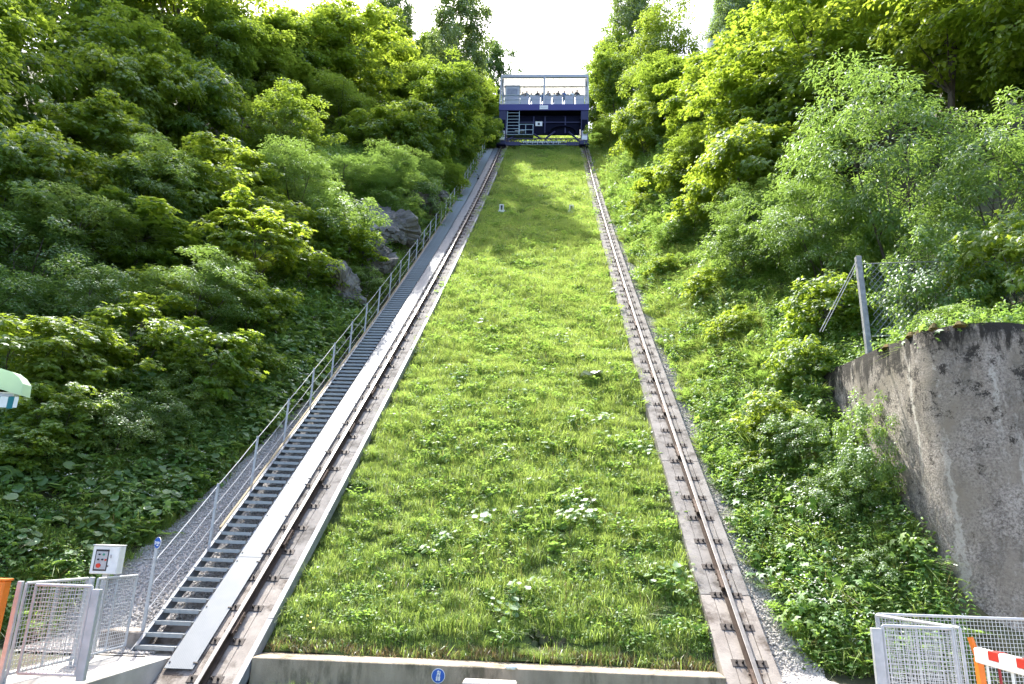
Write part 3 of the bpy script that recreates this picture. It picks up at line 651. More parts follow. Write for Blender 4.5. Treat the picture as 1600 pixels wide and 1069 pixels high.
# ------------------------------------------------------------------ round blue signs
def disc_sign(name, label, loc, rz, tilt, r, fig):
    o = thing(name, label, 'sign', loc, rz); o.rotation_euler = (tilt, 0, rz)
    MB().cyl((0,.004,0), r, .008, (0,1,0), 32).build('rim', M['white_paint'], o)
    MB().cyl((0,-.0025,0), r*.91, .004, (0,1,0), 32).build('face', M['blue_sign'], o)
    fig(o, r); return o
def fig_person(o, r):
    mb = MB(); y0_, y1_ = -.0075, -.0048
    mb.cyl((.0, -.0062, r*.52), r*.20, .0025, (0,1,0), 14)
    for q in range(5): mb.box((-r*(.16+.035*q), y0_, r*(.26-.14*q)), (r*(.18+.03*q), y1_, r*(.385-.14*q)))
    mb.box((-r*.30, y0_, -r*.62), (-r*.06, y1_, -r*.312)); mb.box((r*.05, y0_, -r*.62), (r*.28, y1_, -r*.312))
    mb.build('figure', M['white_paint'], o)
    mb = MB(); mb.box((-r*.05, -.0088, -r*.25), (r*.02, -.0078, r*.30)); mb.box((r*.1, -.0088, -r*.1), (r*.15, -.0078, r*.2)); mb.box((-r*.2, -.0088, -r*.02), (r*.2, -.0078, r*.04)); mb.box((-r*.18, -.0088, r*.47), (r*.18, -.0078, r*.53)); mb.build('harness', M['blue_sign'], o)
    MB().bar((r*.30, -.0065, r*.62), (r*.16, -.0065, -r*.5), .008, .003).build('rope', M['white_paint'], o)
def fig_rail(o, r):
    mb = MB(); y0_, y1_ = -.0075, -.0048
    mb.box((-r*.72, y0_, -r*.30), (-r*.40, y1_, r*.26)); mb.box((-r*.28, y0_, -r*.12), (r*.16, y1_, r*.22)); mb.box((.22*r, y0_, -r*.26), (r*.40, y1_, r*.26)); mb.box((r*.5, y0_, -r*.22), (r*.72, y1_, r*.2)); mb.box((-.1*r, y0_, -r*.52), (r*.5, y1_, -r*.32))
    mb.build('figure', M['white_paint'], o)
    MB().box((-r*.60, -.0088, -r*.14), (-r*.50, -.0078, r*.12)).box((-r*.1, -.0088, -r*.02), (.0, -.0078, r*.12)).build('figure_mark', M['blue_sign'], o)
disc_sign('round_sign', 'round blue sign with white worker figure on the kerb wall', (-.64, 11.245, -.235), 0, 0, .105, fig_person)
p0 = tops[0]
o = disc_sign('round_sign', 'small blue and white sign on the lowest railing post', (p0.x+.005, p0.y-.01, p0.z+1.36), R(-30), 0, .095, fig_rail)
MB().box((-.012, .009, -.26), (.012, .02, -.07)).build('bracket', M['galvanised'], o)

# ------------------------------------------------------------------ orange barriers
o = thing('barrier', 'orange steel barrier with red and white bar beside the right gate', 'barrier', (5.33, 7.7, PLAT))
hh = .88-PLAT
MB().bar((0,.03,0), (.0,.03,hh-.10), .055, .07).bar((0,.03,hh-.11), (-.03,.07,hh+.09), .05, .04).build('post', M['orange_paint'], o)
bar = MB(); bar.box((-.045,-2.6,hh-.14), (.045,.02,hh+.0), ch=.012); bo = bar.build('bar', M['white_paint'], o)
for j in range(6):
    y = -.22-.42*j; MB().box((-.0475, y-.16, hh-.08), (.0475, y, hh+.0025), ch=.002).build('red_band', M['signal_red'], bo)
for j in range(13):
    y = -.10-.19*j; MB().tube([(0,y,.12), (0,y,hh-.135)], .013, 8).build('upright', M['deep_red' if j % 2 else 'white_paint'], o)
MB().tube([(0,-.05,.12), (0,-2.5,.12)], .016, 8).build('bottom_bar', M['white_paint'], o)
MB().box((.05,-.07,hh-.50), (.075,.08,hh-.36), ch=.004).build('hinge_plate', M['panel_grey'], o)
o = thing('barrier', 'orange steel barrier housing with white band at the left edge', 'barrier', (-5.46, 8.35, PLAT))
mb = MB(); mb.box((-.62,-.06,0), (-.004,.06,1.26), ch=.012); b = mb.build('housing', M['orange_paint'], o)
MB().box((-.63,-.07,1.262), (.006,.07,1.285), ch=.004).build('cap', M['orange_paint'], b)
MB().cyl((-.09,-.066,.97), .055, .008, (0,1,0), 16).box((-.60,-.0675,.915), (-.09,-.0625,1.025)).build('white_band', M['white_paint'], b)
# ------------------------------------------------------------------ awning of the kiosk at the left edge
o = thing('awning', 'pale green awning hood with teal striped valance at the left edge', 'awning', (-6.09, 7.5, 3.2))
prof_ = [(.93,0), (.92,.14), (.845,.22), (.75,.28), (.60,.32), (.45,.325), (.1,.32), (-.5,.27), (-1.2,.16)]
E_ = prof_ + [(-1.2,.10), (.2,.17), (.56,.095)]; k = len(E_); wd = .14
mb = MB(); mb.face_add([(x, 0, z) for x, z in E_] + [(x, wd, z) for x, z in E_], [(q, (q+1)%k, k+(q+1)%k, k+q) for q in range(k)] + [tuple(range(k))[::-1], tuple(range(k, 2*k))])
mb.build('hood', M['awning_hood'], o)
va, vb = MB(), MB(); e = .87
for j, wj in enumerate((.05, .075, .10, .10, .10, .10, .10, .10)):
    (vb if j % 2 else va).box((e-wj, .045, -.135-.012*(j % 2)), (e, .049, -.005)); e -= wj
vl = va.build('valance', M['awning_white'], o); vb.build('stripe', M['teal_stripe'], vl)
for q in range(4): MB().box((-1.2, .05+.05*q, .0+.018*q), (.80, .08+.05*q, .02+.018*q)).build('slat', M['car_grey'], o)
MB().tube([(-1.2,.3,-1.0), (.3,.5,.03)], .02, 8).build('arm', M['white_paint'], o)

# ------------------------------------------------------------------ rockfall net above the wall
surf('net_steel', (.20,.21,.21), (.28,.29,.29), 12, .7, .2, bump=.2, bscale=40, stain=(.30,.31,.31), sscale=6)
o = thing('net_post', 'grey steel net post standing on the bank above the retaining wall', 'post', (8.05, 15.0, float(terrain(8.05, 15.0))-.2))
hp = 8.33 - o.location.z
MB().cbox((0,0,hp/2), (.12,.12,hp), ch=.01).build('post', M['net_steel'], o)
for a in (-.03, .03): MB().tube([(a,-.02,hp-.08), (-1.05+a,-.12,6.45-o.location.z)], .009, 5).build('stay_cable', M['net_steel'], o)
o = thing('rockfall_net', 'dark diamond mesh rockfall net stretched right from the grey post', 'net', (8.15, 15.0, 6.4))
mb = MB(); W_, H_ = 9.0, 1.75; step = .15
def npt(u, v): return (u, .05*math.sin(u*1.3)+.5*math.sin(u*.35), v*(1+.012*u) + .055*u + .08*math.sin(u*.9))
for i in range(int((W_+H_)/step)):
    for sg in (0, 1):
        c0 = i*step; P = []
        for q in range(8):
            v = H_*q/7; u = c0 - v if sg == 0 else c0 - H_ + v
            if 0 <= u <= W_: P.append(npt(u, v))
        if len(P) > 1: mb.tube(P, .006, 3, cap=False)
mb.build('mesh', M['net_steel'], o)
for v in (0, H_): MB().tube([npt(u, v) for u in np.linspace(0, W_, 24)], .011, 5).build('rope', M['net_steel'], o)

# ------------------------------------------------------------------ odds and ends on the slope
for x, lb in ((-2.27, 'small white bracket with dark slot in the grass, nearer the left rail'), (2.22, 'small white bracket with dark slot in the grass, nearer the right rail')):
    s = float(np.interp(39.6, _y, _S)); f = tframe(s, x, -.30)
    o = thing('cable_bracket', lb, 'bracket', f.translation)
    mb = MB(); mb.box((-.22,-.12,-.1), (.22,.12,.05), ch=.01); mb.box((-.14,-.06,.051), (-.07,.06,.42), ch=.01); mb.box((.07,-.06,.051), (.14,.06,.42), ch=.01); mb.box((-.14,-.06,.421), (.14,.06,.48), ch=.01); mb.build('frame', M['white_paint'], o)
    MB().box((-.068,-.03,.05), (.068,.04,.42)).build('slot', M['black_plastic'], o)
    MB().box((.23,-.1,-.1), (.55,.1,.02), ch=.01).build('foot_block', M['new_concrete'], o)
o = thing('cable_hook', 'small dark hook standing on the checker plates below the car', 'hook', TP(46.6, -4.84, -.12))
MB().tube([(0,0,0),(0,0,.28),(-.04,0,.36),(-.12,0,.40)], .025, 6).cbox((0,0,.01), (.16,.2,.02)).build('hook', M['black_steel'], o)
mb = MB(); mb.box((-.22, 10.75, -.62), (.56, 11.05, -.21), ch=.02)
o = thing('concrete_block', 'pale concrete block lying below the middle of the kerb wall', 'block', (.1, 10.9, -.62)); adopt(mb.build('block', M['platform_concrete']), o)
# torn bag hanging over the kerb wall
bm = bmesh.new(); bmesh.ops.create_icosphere(bm, subdivisions=2, radius=1)
for v in bm.verts: v.co = Vector((v.co.x*.10*(1+.3*math.sin(v.co.z*5)), v.co.y*.05, v.co.z*.035*(1+.4*math.sin(v.co.x*7))))
me = bpy.data.meshes.new('plastic_bag'); bm.to_mesh(me); bm.free(); me.materials.append(M['awning_white'])
tag(link('plastic_bag', me, None, (.46, 11.26, -.075)), 'crumpled pale plastic scrap on the edge of the kerb wall', 'litter')
# dark burrow with bare soil near the foot of the slope
mb = MB(); rnd = random.Random(4)
P0 = TP(.92, .98, float(gn(.98, .92)))
for q in range(26):
    a = rnd.uniform(0, 6.28); d = rnd.uniform(.15, .42); r = rnd.uniform(.03, .08)
    mb.cyl(P0 + Vector((math.cos(a)*d*1.1, math.sin(a)*d*.5, math.sin(a)*d*.42+.05)), r, r*1.2, (rnd.uniform(-.5,.5), rnd.uniform(-.5,.5), 1), 6, r2=r*.5)
tag(mb.build('bare_soil', M['soil']), kind='structure')

bm = bmesh.new(); bmesh.ops.create_grid(bm, x_segments=8, y_segments=6, size=.5)
for v in bm.verts: v.co = Vector((v.co.x*.62, v.co.y*.34, .05*math.sin(v.co.x*7+v.co.y*3)+.03*math.sin(v.co.y*11)))
me = bpy.data.meshes.new('paper_scrap'); bm.to_mesh(me); bm.free(); me.materials.append(M['white_paint'])
o = link('paper_scrap', me, None, TP(11.3, 2.25, -.06)); o.rotation_euler = (.12, -.1, .3); tag(o, 'white scrap of paper lying on the meadow nearer the right rail', 'litter')

# ------------------------------------------------------------------ leaves
def tmpl(v, t): return np.array(v, np.float32), np.array(t, np.int32)
MAPLE = tmpl([(0,0,0),(.02,.42,-.06),(.30,.20,.03),(.60,.46,-.08),(.56,.15,.03),(1,0,-.12),(.56,-.15,.03),(.60,-.46,-.08),(.30,-.20,.03),(.02,-.42,-.06)],
             [(0,1,2),(2,3,4),(4,5,6),(6,7,8),(8,9,0),(0,2,8),(2,4,8),(4,6,8)])
OVAL = tmpl([(0,0,0),(.35,.26,.07),(.75,.19,.03),(1,0,-.08),(.75,-.19,.03),(.35,-.26,.07)], [(0,1,5),(1,2,4),(1,4,5),(2,3,4)])
KITE = tmpl([(0,0,0),(.42,.33,.08),(1,0,-.08),(.42,-.33,.08)], [(0,1,2),(0,2,3)])
LANCE = tmpl([(0,0,0),(.4,.15,.04),(1,0,-.12),(.4,-.15,.04)], [(0,1,2),(0,2,3)])
_a = np.linspace(.35, 2*math.pi-.35, 9)
ROUND = tmpl([(.12,0,-.05)] + [(.5-.5*math.cos(a)*1.0, .52*math.sin(a), .05+.04*math.cos(3*a)) for a in _a] + [(.5,0,-.04)], [(i, i+1, 10) for i in range(1, 9)] + [(9,0,10),(0,1,10)])
def unit(v): return v/np.maximum(np.linalg.norm(v, axis=-1, keepdims=True), 1e-6)
def leaf_arrays(pos, nrm, tng, size, T):
    n = unit(nrm); t = unit(tng - n*np.sum(tng*n, -1, keepdims=True)); b = np.cross(n, t); tv, tt = T
    V = pos[:, None, :] + size[:, None, None]*(t[:, None, :]*tv[None, :, 0:1] + b[:, None, :]*tv[None, :, 1:2] + n[:, None, :]*tv[None, :, 2:3])
    k = len(tv); F = (np.arange(len(pos))[:, None, None]*k + tt[None]).reshape(-1, 3)
    return V.reshape(-1, 3), F, k
def leaf_mesh(name, parts, mats):
    """parts: (pos, normal, tangent, size, template, tint, material index)"""
    Vs, Fs, Ts, Ms = [], [], [], []; o = 0
    for pos, nrm, tng, size, T, tint, mi in parts:
        V, F, k = leaf_arrays(pos, nrm, tng, size, T); Vs.append(V); Fs.append(F+o); o += len(V); Ts.append(np.repeat(tint, k)); Ms.append(np.full(len(F), mi, np.int32))
    me = nmesh(name, np.concatenate(Vs), np.concatenate(Fs))
    at = me.attributes.new('tint', 'FLOAT', 'POINT'); at.data.foreach_set('value', np.concatenate(Ts).astype(np.float32))
    for m_ in mats: me.materials.append(M[m_])
    me.polygons.foreach_set('material_index', np.concatenate(Ms)); return me
def rdir(g, n): return unit(g.normal(size=(n, 3)))
def make_tree(seed, H, Rr, zb, ncl, nl, ls, T, cr, flat, leaf, bark='bark', wood_r=.11, lean=.3, droop=0.0, low=.75, stems=1):
    """returns (trunk mesh, crown mesh): clumps of leaves through an uneven crown, limbs running to them"""
    g = np.random.default_rng(seed); ph = g.uniform(0, 6.28, 8)
    d = rdir(g, ncl); rr = g.uniform(.12, 1, ncl)**.42
    az = np.arctan2(d[:, 1], d[:, 0]); lump = 1 + .16*np.sin(3*az+ph[0]+d[:, 2]*3) + .12*np.sin(5*az+ph[1]-4*d[:, 2]) + g.normal(0, .09, ncl)
    zc, zh = (zb+H)/2, (H-zb)/2; zz = d[:, 2]*rr
    wid = np.where(zz < 0, low + (1-low)*(1+zz), 1-.12*zz)
    cen = np.stack([d[:, 0]*rr*Rr*lump*wid, d[:, 1]*rr*Rr*lump*wid, zc + zz*zh*(.92+.1*lump)], -1)
    lx_, ly_ = lean*math.cos(ph[2]), lean*math.sin(ph[2]); cen[:, 0] += lx_*(cen[:, 2]/H)**1.5*Rr; cen[:, 1] += ly_*(cen[:, 2]/H)**1.5*Rr
    n = ncl*nl; ci = np.repeat(np.arange(ncl), nl); crr = cr*g.uniform(.65, 1.35, ncl)
    q = rdir(g, n)*(g.uniform(0, 1, (n, 1))**.45); out = unit(cen - np.array([0, 0, zc-.3*zh]))
    off = q*crr[ci][:, None]*np.array([1, 1, flat]); off[:, 2] -= .35*(off[:, 0]**2+off[:, 1]**2)/np.maximum(crr[ci], .1)
    if droop: off[:, 2] -= droop*g.uniform(0, 1, n)**1.5*crr[ci]*2.2
    pos = cen[ci] + off
    nrm = np.array([0, 0, 1.0])*.8 + out[ci]*.45 + unit(off+1e-6)*.35 + g.normal(0, .38, (n, 3))
    tng = unit(off*np.array([1, 1, .3])+1e-6)*.8 + out[ci]*.4 + g.normal(0, .5, (n, 3)) + np.array([0, 0, -.35-droop*2])
    if droop: nrm = out[ci]*.8 + g.normal(0, .7, (n, 3))
    tint = np.clip(.5 + g.normal(0, .22, ncl)[ci] + g.normal(0, .17, n), 0, 1)
    crown = leaf_mesh('crown', [(pos, nrm, tng, ls*g.uniform(.6, 1.25, n), T, tint, 0)], [leaf])
    mb = MB(); rnd = random.Random(seed)
    tops_ = []
    for st_ in range(stems):
        a = 6.28*st_/max(stems, 1)+rnd.uniform(0, 1); sp_ = .0 if stems == 1 else rnd.uniform(.25, .5)*Rr
        ztop = zb+(.78 if stems == 1 else .6)*(H-zb); P = []; rs = []
        for k in range(8):
            t = k/7; z = -1.0 + (ztop+1.0)*t; f = max(0, z/H)**1.5*Rr
            P.append((lx_*f + sp_*t*math.cos(a) + .05*Rr*math.sin(3*t+ph[3]+st_)*t, ly_*f + sp_*t*math.sin(a) + .05*Rr*math.sin(4*t+ph[4])*t, z)); rs.append(wood_r*(1-.78*t)*(1.15 if k == 0 else 1))
        mb.tube(P, rs, 7, cap=False); tops_.append((P, rs))
    pick = g.choice(ncl, min(ncl, 26 if H > 4 else 12), replace=False)
    for c in pick:
        P, rs = tops_[rnd.randrange(stems)]; tgt = Vector(cen[c]); z0_ = max(.25*H if H > 4 else .1, min(tgt.z - rnd.uniform(.25, .55)*(math.hypot(tgt.x, tgt.y))-.1, P[-1][2]))
        k = min(6, max(1, int((z0_+1)/(P[-1][2]+1)*7))); st_ = Vector(P[k]); r_ = max(rs[k]*.5, .012)
        mid = st_.lerp(tgt, .5) + Vector((0, 0, .10*(tgt-st_).length))
        mb.tube([st_, st_.lerp(mid, .5)+Vector((0,0,.03)), mid, mid.lerp(tgt, .6), tgt], [r_, r_*.8, r_*.55, r_*.35, .008], 5, cap=False)
    trunk = mb.mesh('trunk', M[bark], True); return trunk, crown
# nominal (height, radius) per kind; several individuals of each
KINDS = {
 'maple':  (9.0, 2.9, lambda s: make_tree(s, 9.0, 2.9, 1.6, 125, 125, .20, MAPLE, .62, .45, 'maple_leaf'), 3),
 'forest': (12.0, 3.2, lambda s: make_tree(s, 12.0, 3.2, 3.0, 170, 120, .24, KITE, .68, .5, 'tree_leaf', wood_r=.16), 3),
 'high':   (15.0, 3.8, lambda s: make_tree(s, 15.0, 3.8, 5.5, 120, 110, .25, KITE, .75, .4, 'maple_leaf', wood_r=.17, lean=.5), 2),
 'round':  (7.0, 2.5, lambda s: make_tree(s, 7.0, 2.5, .8, 170, 120, .15, OVAL, .46, .7, 'tree_leaf', wood_r=.09), 2),
 'dark':   (11.0, 3.2, lambda s: make_tree(s, 11.0, 3.2, 1.5, 190, 120, .23, KITE, .62, .75, 'dark_leaf', wood_r=.15), 2),
 'birch':  (15.0, 2.6, lambda s: make_tree(s, 15.0, 2.6, 2.5, 230, 135, .19, KITE, .50, .8, 'birch_leaf', 'birch_bark', .12, .25, droop=.55, low=.9), 2),
 'ash':    (6.5, 2.4, lambda s: make_tree(s, 6.5, 2.4, .6, 150, 130, .15, LANCE, .42, .6, 'shrub_leaf', wood_r=.06, stems=3), 2),
 'shrub':  (3.2, 1.7, lambda s: make_tree(s, 3.2, 1.7, .1, 110, 95, .105, OVAL, .30, .7, 'shrub_leaf', wood_r=.035, stems=4, lean=.15, low=.95), 3),
 'bush':   (2.6, 1.5, lambda s: make_tree(s, 2.6, 1.5, .1, 80, 60, .15, MAPLE, .32, .5, 'maple_leaf', wood_r=.03, stems=3, lean=.15, low=.95), 3),
 'lowmaple': (4.6, 2.6, lambda s: make_tree(s, 4.6, 2.6, .5, 130, 115, .19, MAPLE, .52, .45, 'maple_leaf', wood_r=.07, stems=2, low=.9), 2),
 'sapling':(4.2, 1.5, lambda s: make_tree(s, 4.2, 1.5, .9, 60, 62, .19, MAPLE, .36, .42, 'maple_leaf', wood_r=.04, lean=.5), 2),
}
PROTO = {}
def plant(kind, x, y, h_, r_, rz, label, group=None):
    Hn, Rn, fn, cnt = KINDS[kind]
    if kind not in PROTO: PROTO[kind] = [fn(hash_(kind)+7*i) for i in range(cnt)]
    tm, cm = PROTO[kind][int(abs(x*7.3+y*3.1)) % cnt]
    name = {'maple':'maple_tree','lowmaple':'maple_tree','forest':'forest_tree','high':'tall_tree','round':'round_tree','dark':'dark_tree','birch':'birch_tree','ash':'ash_shrub','shrub':'leafy_shrub','bush':'maple_bush','sapling':'maple_sapling'}[kind]
    o = thing(name, label, 'shrub' if kind in ('shrub', 'bush', 'ash') else 'tree', (x, y, float(terrain(x, y))-.05), rz, group)
    o.scale = (r_/Rn, r_/Rn, h_/Hn)
    link('trunk', tm, o); link('crown', cm, o); return o
def hash_(s): return sum(ord(c)*(i+3) for i, c in enumerate(s))
TREES = [
  ('dark', -7.15, 76, 18.92, 3.2, 1.48, 'dark rounded tree on the skyline just left of the funicular car', 'trees on the left slope'),
  ('birch', -8.81, 55, 19.57, 3.0, 3.37, 'tall drooping birch left of the car, its top cut by the frame', 'trees on the left slope'),
  ('birch', -18.04, 66, 17.59, 2.8, 2.29, 'thin sparse birch against the white sky, left of the tall birch', 'trees on the left slope'),
  ('maple', -15.3, 46, 12.02, 4.3, 3.74, 'broad bright maple crown under the sparse birch on left skyline', 'trees on the left slope'),
  ('maple', -18.68, 43, 9.45, 3.8, 3.88, 'bright maple left of the broad skyline maple', 'trees on the left slope'),
  ('forest', -11.25, 52, 7.57, 3.2, 0.41, 'sunlit tree below the tall birch, left of the car', 'trees on the left slope'),
  ('forest', -7.28, 44.5, 10.24, 2.6, 0.08, 'yellow green backlit maple below the tall birch', 'trees on the left slope'),
  ('round', -6.35, 58, 3.82, 2.4, 5.19, 'small tree close beside the upper stair railing, left of the car', 'trees on the left slope'),
  ('round', -6.79, 42, 2.6, 1.9, 1.61, 'bushy young tree leaning over the stairs above the rocks', 'trees on the left slope'),
  ('forest', -19.46, 38, 8.36, 3.6, 1.45, 'mid green tree between skyline maples and the tall bare trunks', 'trees on the left slope'),
  ('high', -22.81, 34, 16.19, 4.6, 6.17, 'tall open crowned tree with visible forked trunk at upper left', 'trees on the left slope'),
  ('high', -26.26, 31, 16.5, 4.6, 2.92, 'tall tree with dark bare trunk at upper left, second from the frame edge', 'trees on the left slope'),
  ('high', -35.44, 36, 15.44, 4.5, 5.19, 'tall dark tree behind the bright corner maple at upper left', 'trees on the left slope'),
  ('maple', -22.17, 23, 9.79, 3.2, 2.95, 'bright yellow green maple filling the upper left corner', 'trees on the left slope'),
  ('lowmaple', -19.7, 27, 5.88, 2.8, 3.96, 'maple below the forked tall tree at upper left', 'trees on the left slope'),
  ('lowmaple', -17.26, 30, 5.91, 2.8, 0.93, 'maple with layered branches right of the forked tall tree', 'trees on the left slope'),
  ('round', -13.33, 31, 5.22, 2.2, 3.94, 'dense rounded tree with smooth crown in the middle of left slope', 'trees on the left slope'),
  ('lowmaple', -10.64, 40, 4.1, 2.6, 5.38, 'maple with slender pale stems showing, left of the yellow maple', 'trees on the left slope'),
  ('round', -14.24, 42, 5.13, 2.8, 3.24, 'shaded tree under the broad skyline maple', 'trees on the left slope'),
  ('ash', -9.64, 31, 2.39, 2.2, 4.6, 'feathery shrub above the overhanging grass left of the rocks', 'shrubs on the left bank'),
  ('ash', -7.86, 37, 2.22, 2.0, 4.16, 'fine leaved shrub left of the bushy young tree by the stairs', 'shrubs on the left bank'),
  ('lowmaple', -16.18, 20, 5.33, 2.5, 0.4, 'layered maple below the bright corner maple', 'trees on the left slope'),
  ('ash', -14.1, 22, 4.69, 2.2, 4.7, 'fine leaved shrub tree right of the layered corner maple', 'shrubs on the left bank'),
  ('lowmaple', -12.49, 25, 3.75, 2.3, 3.66, 'shaded maple below the maple with layered branches', 'trees on the left slope'),
  ('bush', -10.01, 24.8, 2.44, 1.8, 1.87, 'large maple bush left of the rock outcrops', 'shrubs on the left bank'),
  ('shrub', -8.18, 26, 2.72, 1.9, 0.19, 'dark shrub hanging above the lowest rock outcrop', 'shrubs on the left bank'),
  ('sapling', -12.88, 20.8, 3.23, 2.2, 5.37, 'wide maple sapling at the centre of the left slope', 'trees on the left slope'),
  ('shrub', -14.83, 18.75, 2.63, 2.1, 2.93, 'dark oval leaved shrub near the left frame edge', 'shrubs on the left bank'),
  ('shrub', -12.04, 17.8, 2.21, 1.5, 4.46, 'arching oval leaved shrub above the dark hollow at left', 'shrubs on the left bank'),
  ('sapling', -9.18, 21.7, 3.61, 1.7, 5.45, 'slim maple sapling left of the butterbur patch', 'trees on the left slope'),
  ('sapling', -7.95, 16.95, 3.01, 1.3, 4.43, 'young maple with thin leaning stem above the railing at lower left', 'trees on the left slope'),
  ('shrub', -13.81, 17.0, 2.01, 1.6, 5.71, 'dark shrub above the striped awning', 'shrubs on the left bank'),
  ('shrub', -8.89, 15.0, 1.55, 1.0, 2.45, 'small pale leaved shrub below the dark hollow at lower left', 'shrubs on the left bank'),
  ('bush', -10.04, 13.85, 1.1, 0.9, 4.97, 'low bush below the striped awning', 'shrubs on the left bank'),
  ('bush', -10.85, 19.35, 2.03, 1.4, 2.76, 'maple bush behind the young leaning maple', 'shrubs on the left bank'),
  ('shrub', -7.55, 32, 1.84, 1.6, 5.8, 'bright shrub over the rocks halfway up the stairs', 'shrubs on the left bank'),
  ('shrub', -6.58, 36, 3.06, 1.5, 5.45, 'grassy shrub overhanging the pale boulder by the stairs', 'shrubs on the left bank'),
  ('bush', -8.18, 23.25, 1.61, 1.3, 0.6, 'low maple bush between butterbur and rocks', 'shrubs on the left bank'),
  ('shrub', -8.43, 16.95, 1.32, 1.1, 0.84, 'dark shrub behind the stem of the young leaning maple', 'shrubs on the left bank'),
  ('birch', 10.7, 74, 26.15, 3.6, 1.35, 'tall dark birch on the skyline right of the car', 'trees on the right slope'),
  ('round', 12.07, 64, 12.73, 4.0, 5.99, 'rounded green tree right of the skyline birch', 'trees on the right slope'),
  ('forest', 6.98, 76, 14.48, 2.6, 2.7, 'tree behind the right corner of the car roof', 'trees on the right slope'),
  ('forest', 7.37, 62, 10.33, 2.6, 3.89, 'pale green tree beside the car, below the skyline birch', 'trees on the right slope'),
  ('round', 10.07, 50, 8.49, 2.7, 1.87, 'smooth domed tree in the middle of the right slope', 'trees on the right slope'),
  ('birch', 23.1, 70, 19.9, 2.8, 3.14, 'tall hazy tree right of the gap with the far mountain', 'trees on the right slope'),
  ('dark', 19.19, 66, 5.52, 2.0, 2.39, 'dark tree at the foot of the tall hazy tree', 'trees on the right slope'),
  ('maple', 10.51, 40, 7.74, 3.0, 2.18, 'bright maple below the smooth domed tree', 'trees on the right slope'),
  ('lowmaple', 8.12, 46, 4.97, 2.2, 3.63, 'light green maple beside the upper right rail', 'trees on the right slope'),
  ('round', 6.38, 56, 3.17, 1.9, 3.62, 'small bright tree on the bank right of the car', 'trees on the right slope'),
  ('maple', 12.77, 29, 12.64, 4.2, 5.61, 'large sunlit maple at upper right, its crown cut by the frame', 'trees on the right slope'),
  ('maple', 11.47, 34, 8.1, 2.8, 4.23, 'sunlit maple left of the large upper right maple', 'trees on the right slope'),
  ('lowmaple', 9.95, 27, 5.18, 2.6, 5.76, 'bright layered maple under the large upper right maple', 'trees on the right slope'),
  ('high', 16.23, 24, 14.44, 4.2, 5.31, 'shaded tree with dark trunk at upper right', 'trees on the right slope'),
  ('high', 17.8, 21, 14.57, 4.2, 6.14, 'dark tree filling the upper right corner', 'trees on the right slope'),
  ('forest', 17.93, 32, 15.25, 4.0, 4.16, 'shaded tree behind the large sunlit maple at right', 'trees on the right slope'),
  ('ash', 10.98, 18.5, 8.52, 2.6, 1.01, 'feathery sunlit shrub tree above the net post', 'trees on the right slope'),
  ('ash', 12.47, 16.5, 6.8, 2.3, 5.34, 'feathery shrub at the right frame edge above the net', 'trees on the right slope'),
  ('ash', 9.56, 20.5, 5.04, 1.9, 5.98, 'pale tipped shrub left of the feathery shrub tree', 'trees on the right slope'),
  ('round', 9.16, 36, 3.45, 2.1, 5.61, 'round bush tree on the right slope below the bright maple', 'trees on the right slope'),
  ('bush', 7.56, 38.05, 1.62, 1.6, 3.53, 'bright maple bush beside the upper right gravel strip', 'shrubs on the right bank'),
  ('shrub', 6.95, 45.2, 1.22, 1.5, 4.43, 'low shrub on the right bank just below the car', 'shrubs on the right bank'),
  ('bush', 8.05, 30.35, 2.21, 1.7, 1.31, 'sunlit maple bush halfway down the right bank', 'shrubs on the right bank'),
  ('shrub', 8.13, 23.85, 2.22, 1.4, 5.16, 'white flecked shrub halfway along the right bank', 'shrubs on the right bank'),
  ('shrub', 7.08, 30.4, 1.3, 1.3, 3.56, 'low leafy shrub at the bank edge above the gravel bend', 'shrubs on the right bank'),
  ('shrub', 9.12, 22.55, 2.4, 1.5, 1.77, 'dark shrub in the hollow left of the net post', 'shrubs on the right bank'),
  ('shrub', 9.87, 15.4, 3.61, 1.3, 0.39, 'dark shrub behind the rockfall net', 'shrubs on the right bank'),
  ('bush', 11.38, 15.0, 3.36, 1.4, 5.29, 'shaded bush at the right edge behind the net', 'shrubs on the right bank'),
  ('bush', 7.46, 17.55, 1.6, 0.85, 6.14, 'glossy leaved bush left of the retaining wall crown', 'shrubs on the right bank'),
  ('shrub', 7.41, 14.2, 2.43, 0.75, 0.55, 'bright shrub hanging in front of the stained wall', 'shrubs on the right bank'),
  ('bush', 6.79, 21.35, 1.23, 0.9, 4.96, 'low maple bush on the bank above the lower gravel', 'shrubs on the right bank'),
  ('bush', 6.33, 16.7, 1.5, 0.8, 2.54, 'layered bush below the glossy bush on the right bank', 'shrubs on the right bank'),
  ('bush', 6.85, 24.3, 1.31, 1.0, 0.93, 'small sunlit bush on the upper right bank', 'shrubs on the right bank'),
  ('shrub', 6.8, 12.9, 0.8, 0.45, 1.82, 'small white leaved bush at the foot of the wall', 'shrubs on the right bank'),
  ('shrub', 6.69, 14.2, 1.33, 0.7, 4.77, 'sprawling shrub on the bank below the wall corner', 'shrubs on the right bank'),
  ('bush', 5.73, 16.05, 0.83, 0.6, 5.41, 'low pale bush beside the right gravel strip', 'shrubs on the right bank'),
  ('bush', -11.36, 15.2, 2.22, 1.7, 0.27, 'big maple bush beside the striped awning', 'shrubs on the left bank'),
  ('bush', -10.51, 15.6, 2.0, 1.4, 3.81, 'maple bush under the arching shrub above the hollow', 'shrubs on the left bank'),
  ('bush', -10.0, 17.1, 2.41, 1.6, 0.28, 'broad maple bush left of the young leaning maple', 'shrubs on the left bank'),
  ('ash', -9.49, 18.95, 3.03, 1.8, 4.45, 'fine leaved shrub above the young leaning maple', 'shrubs on the left bank'),
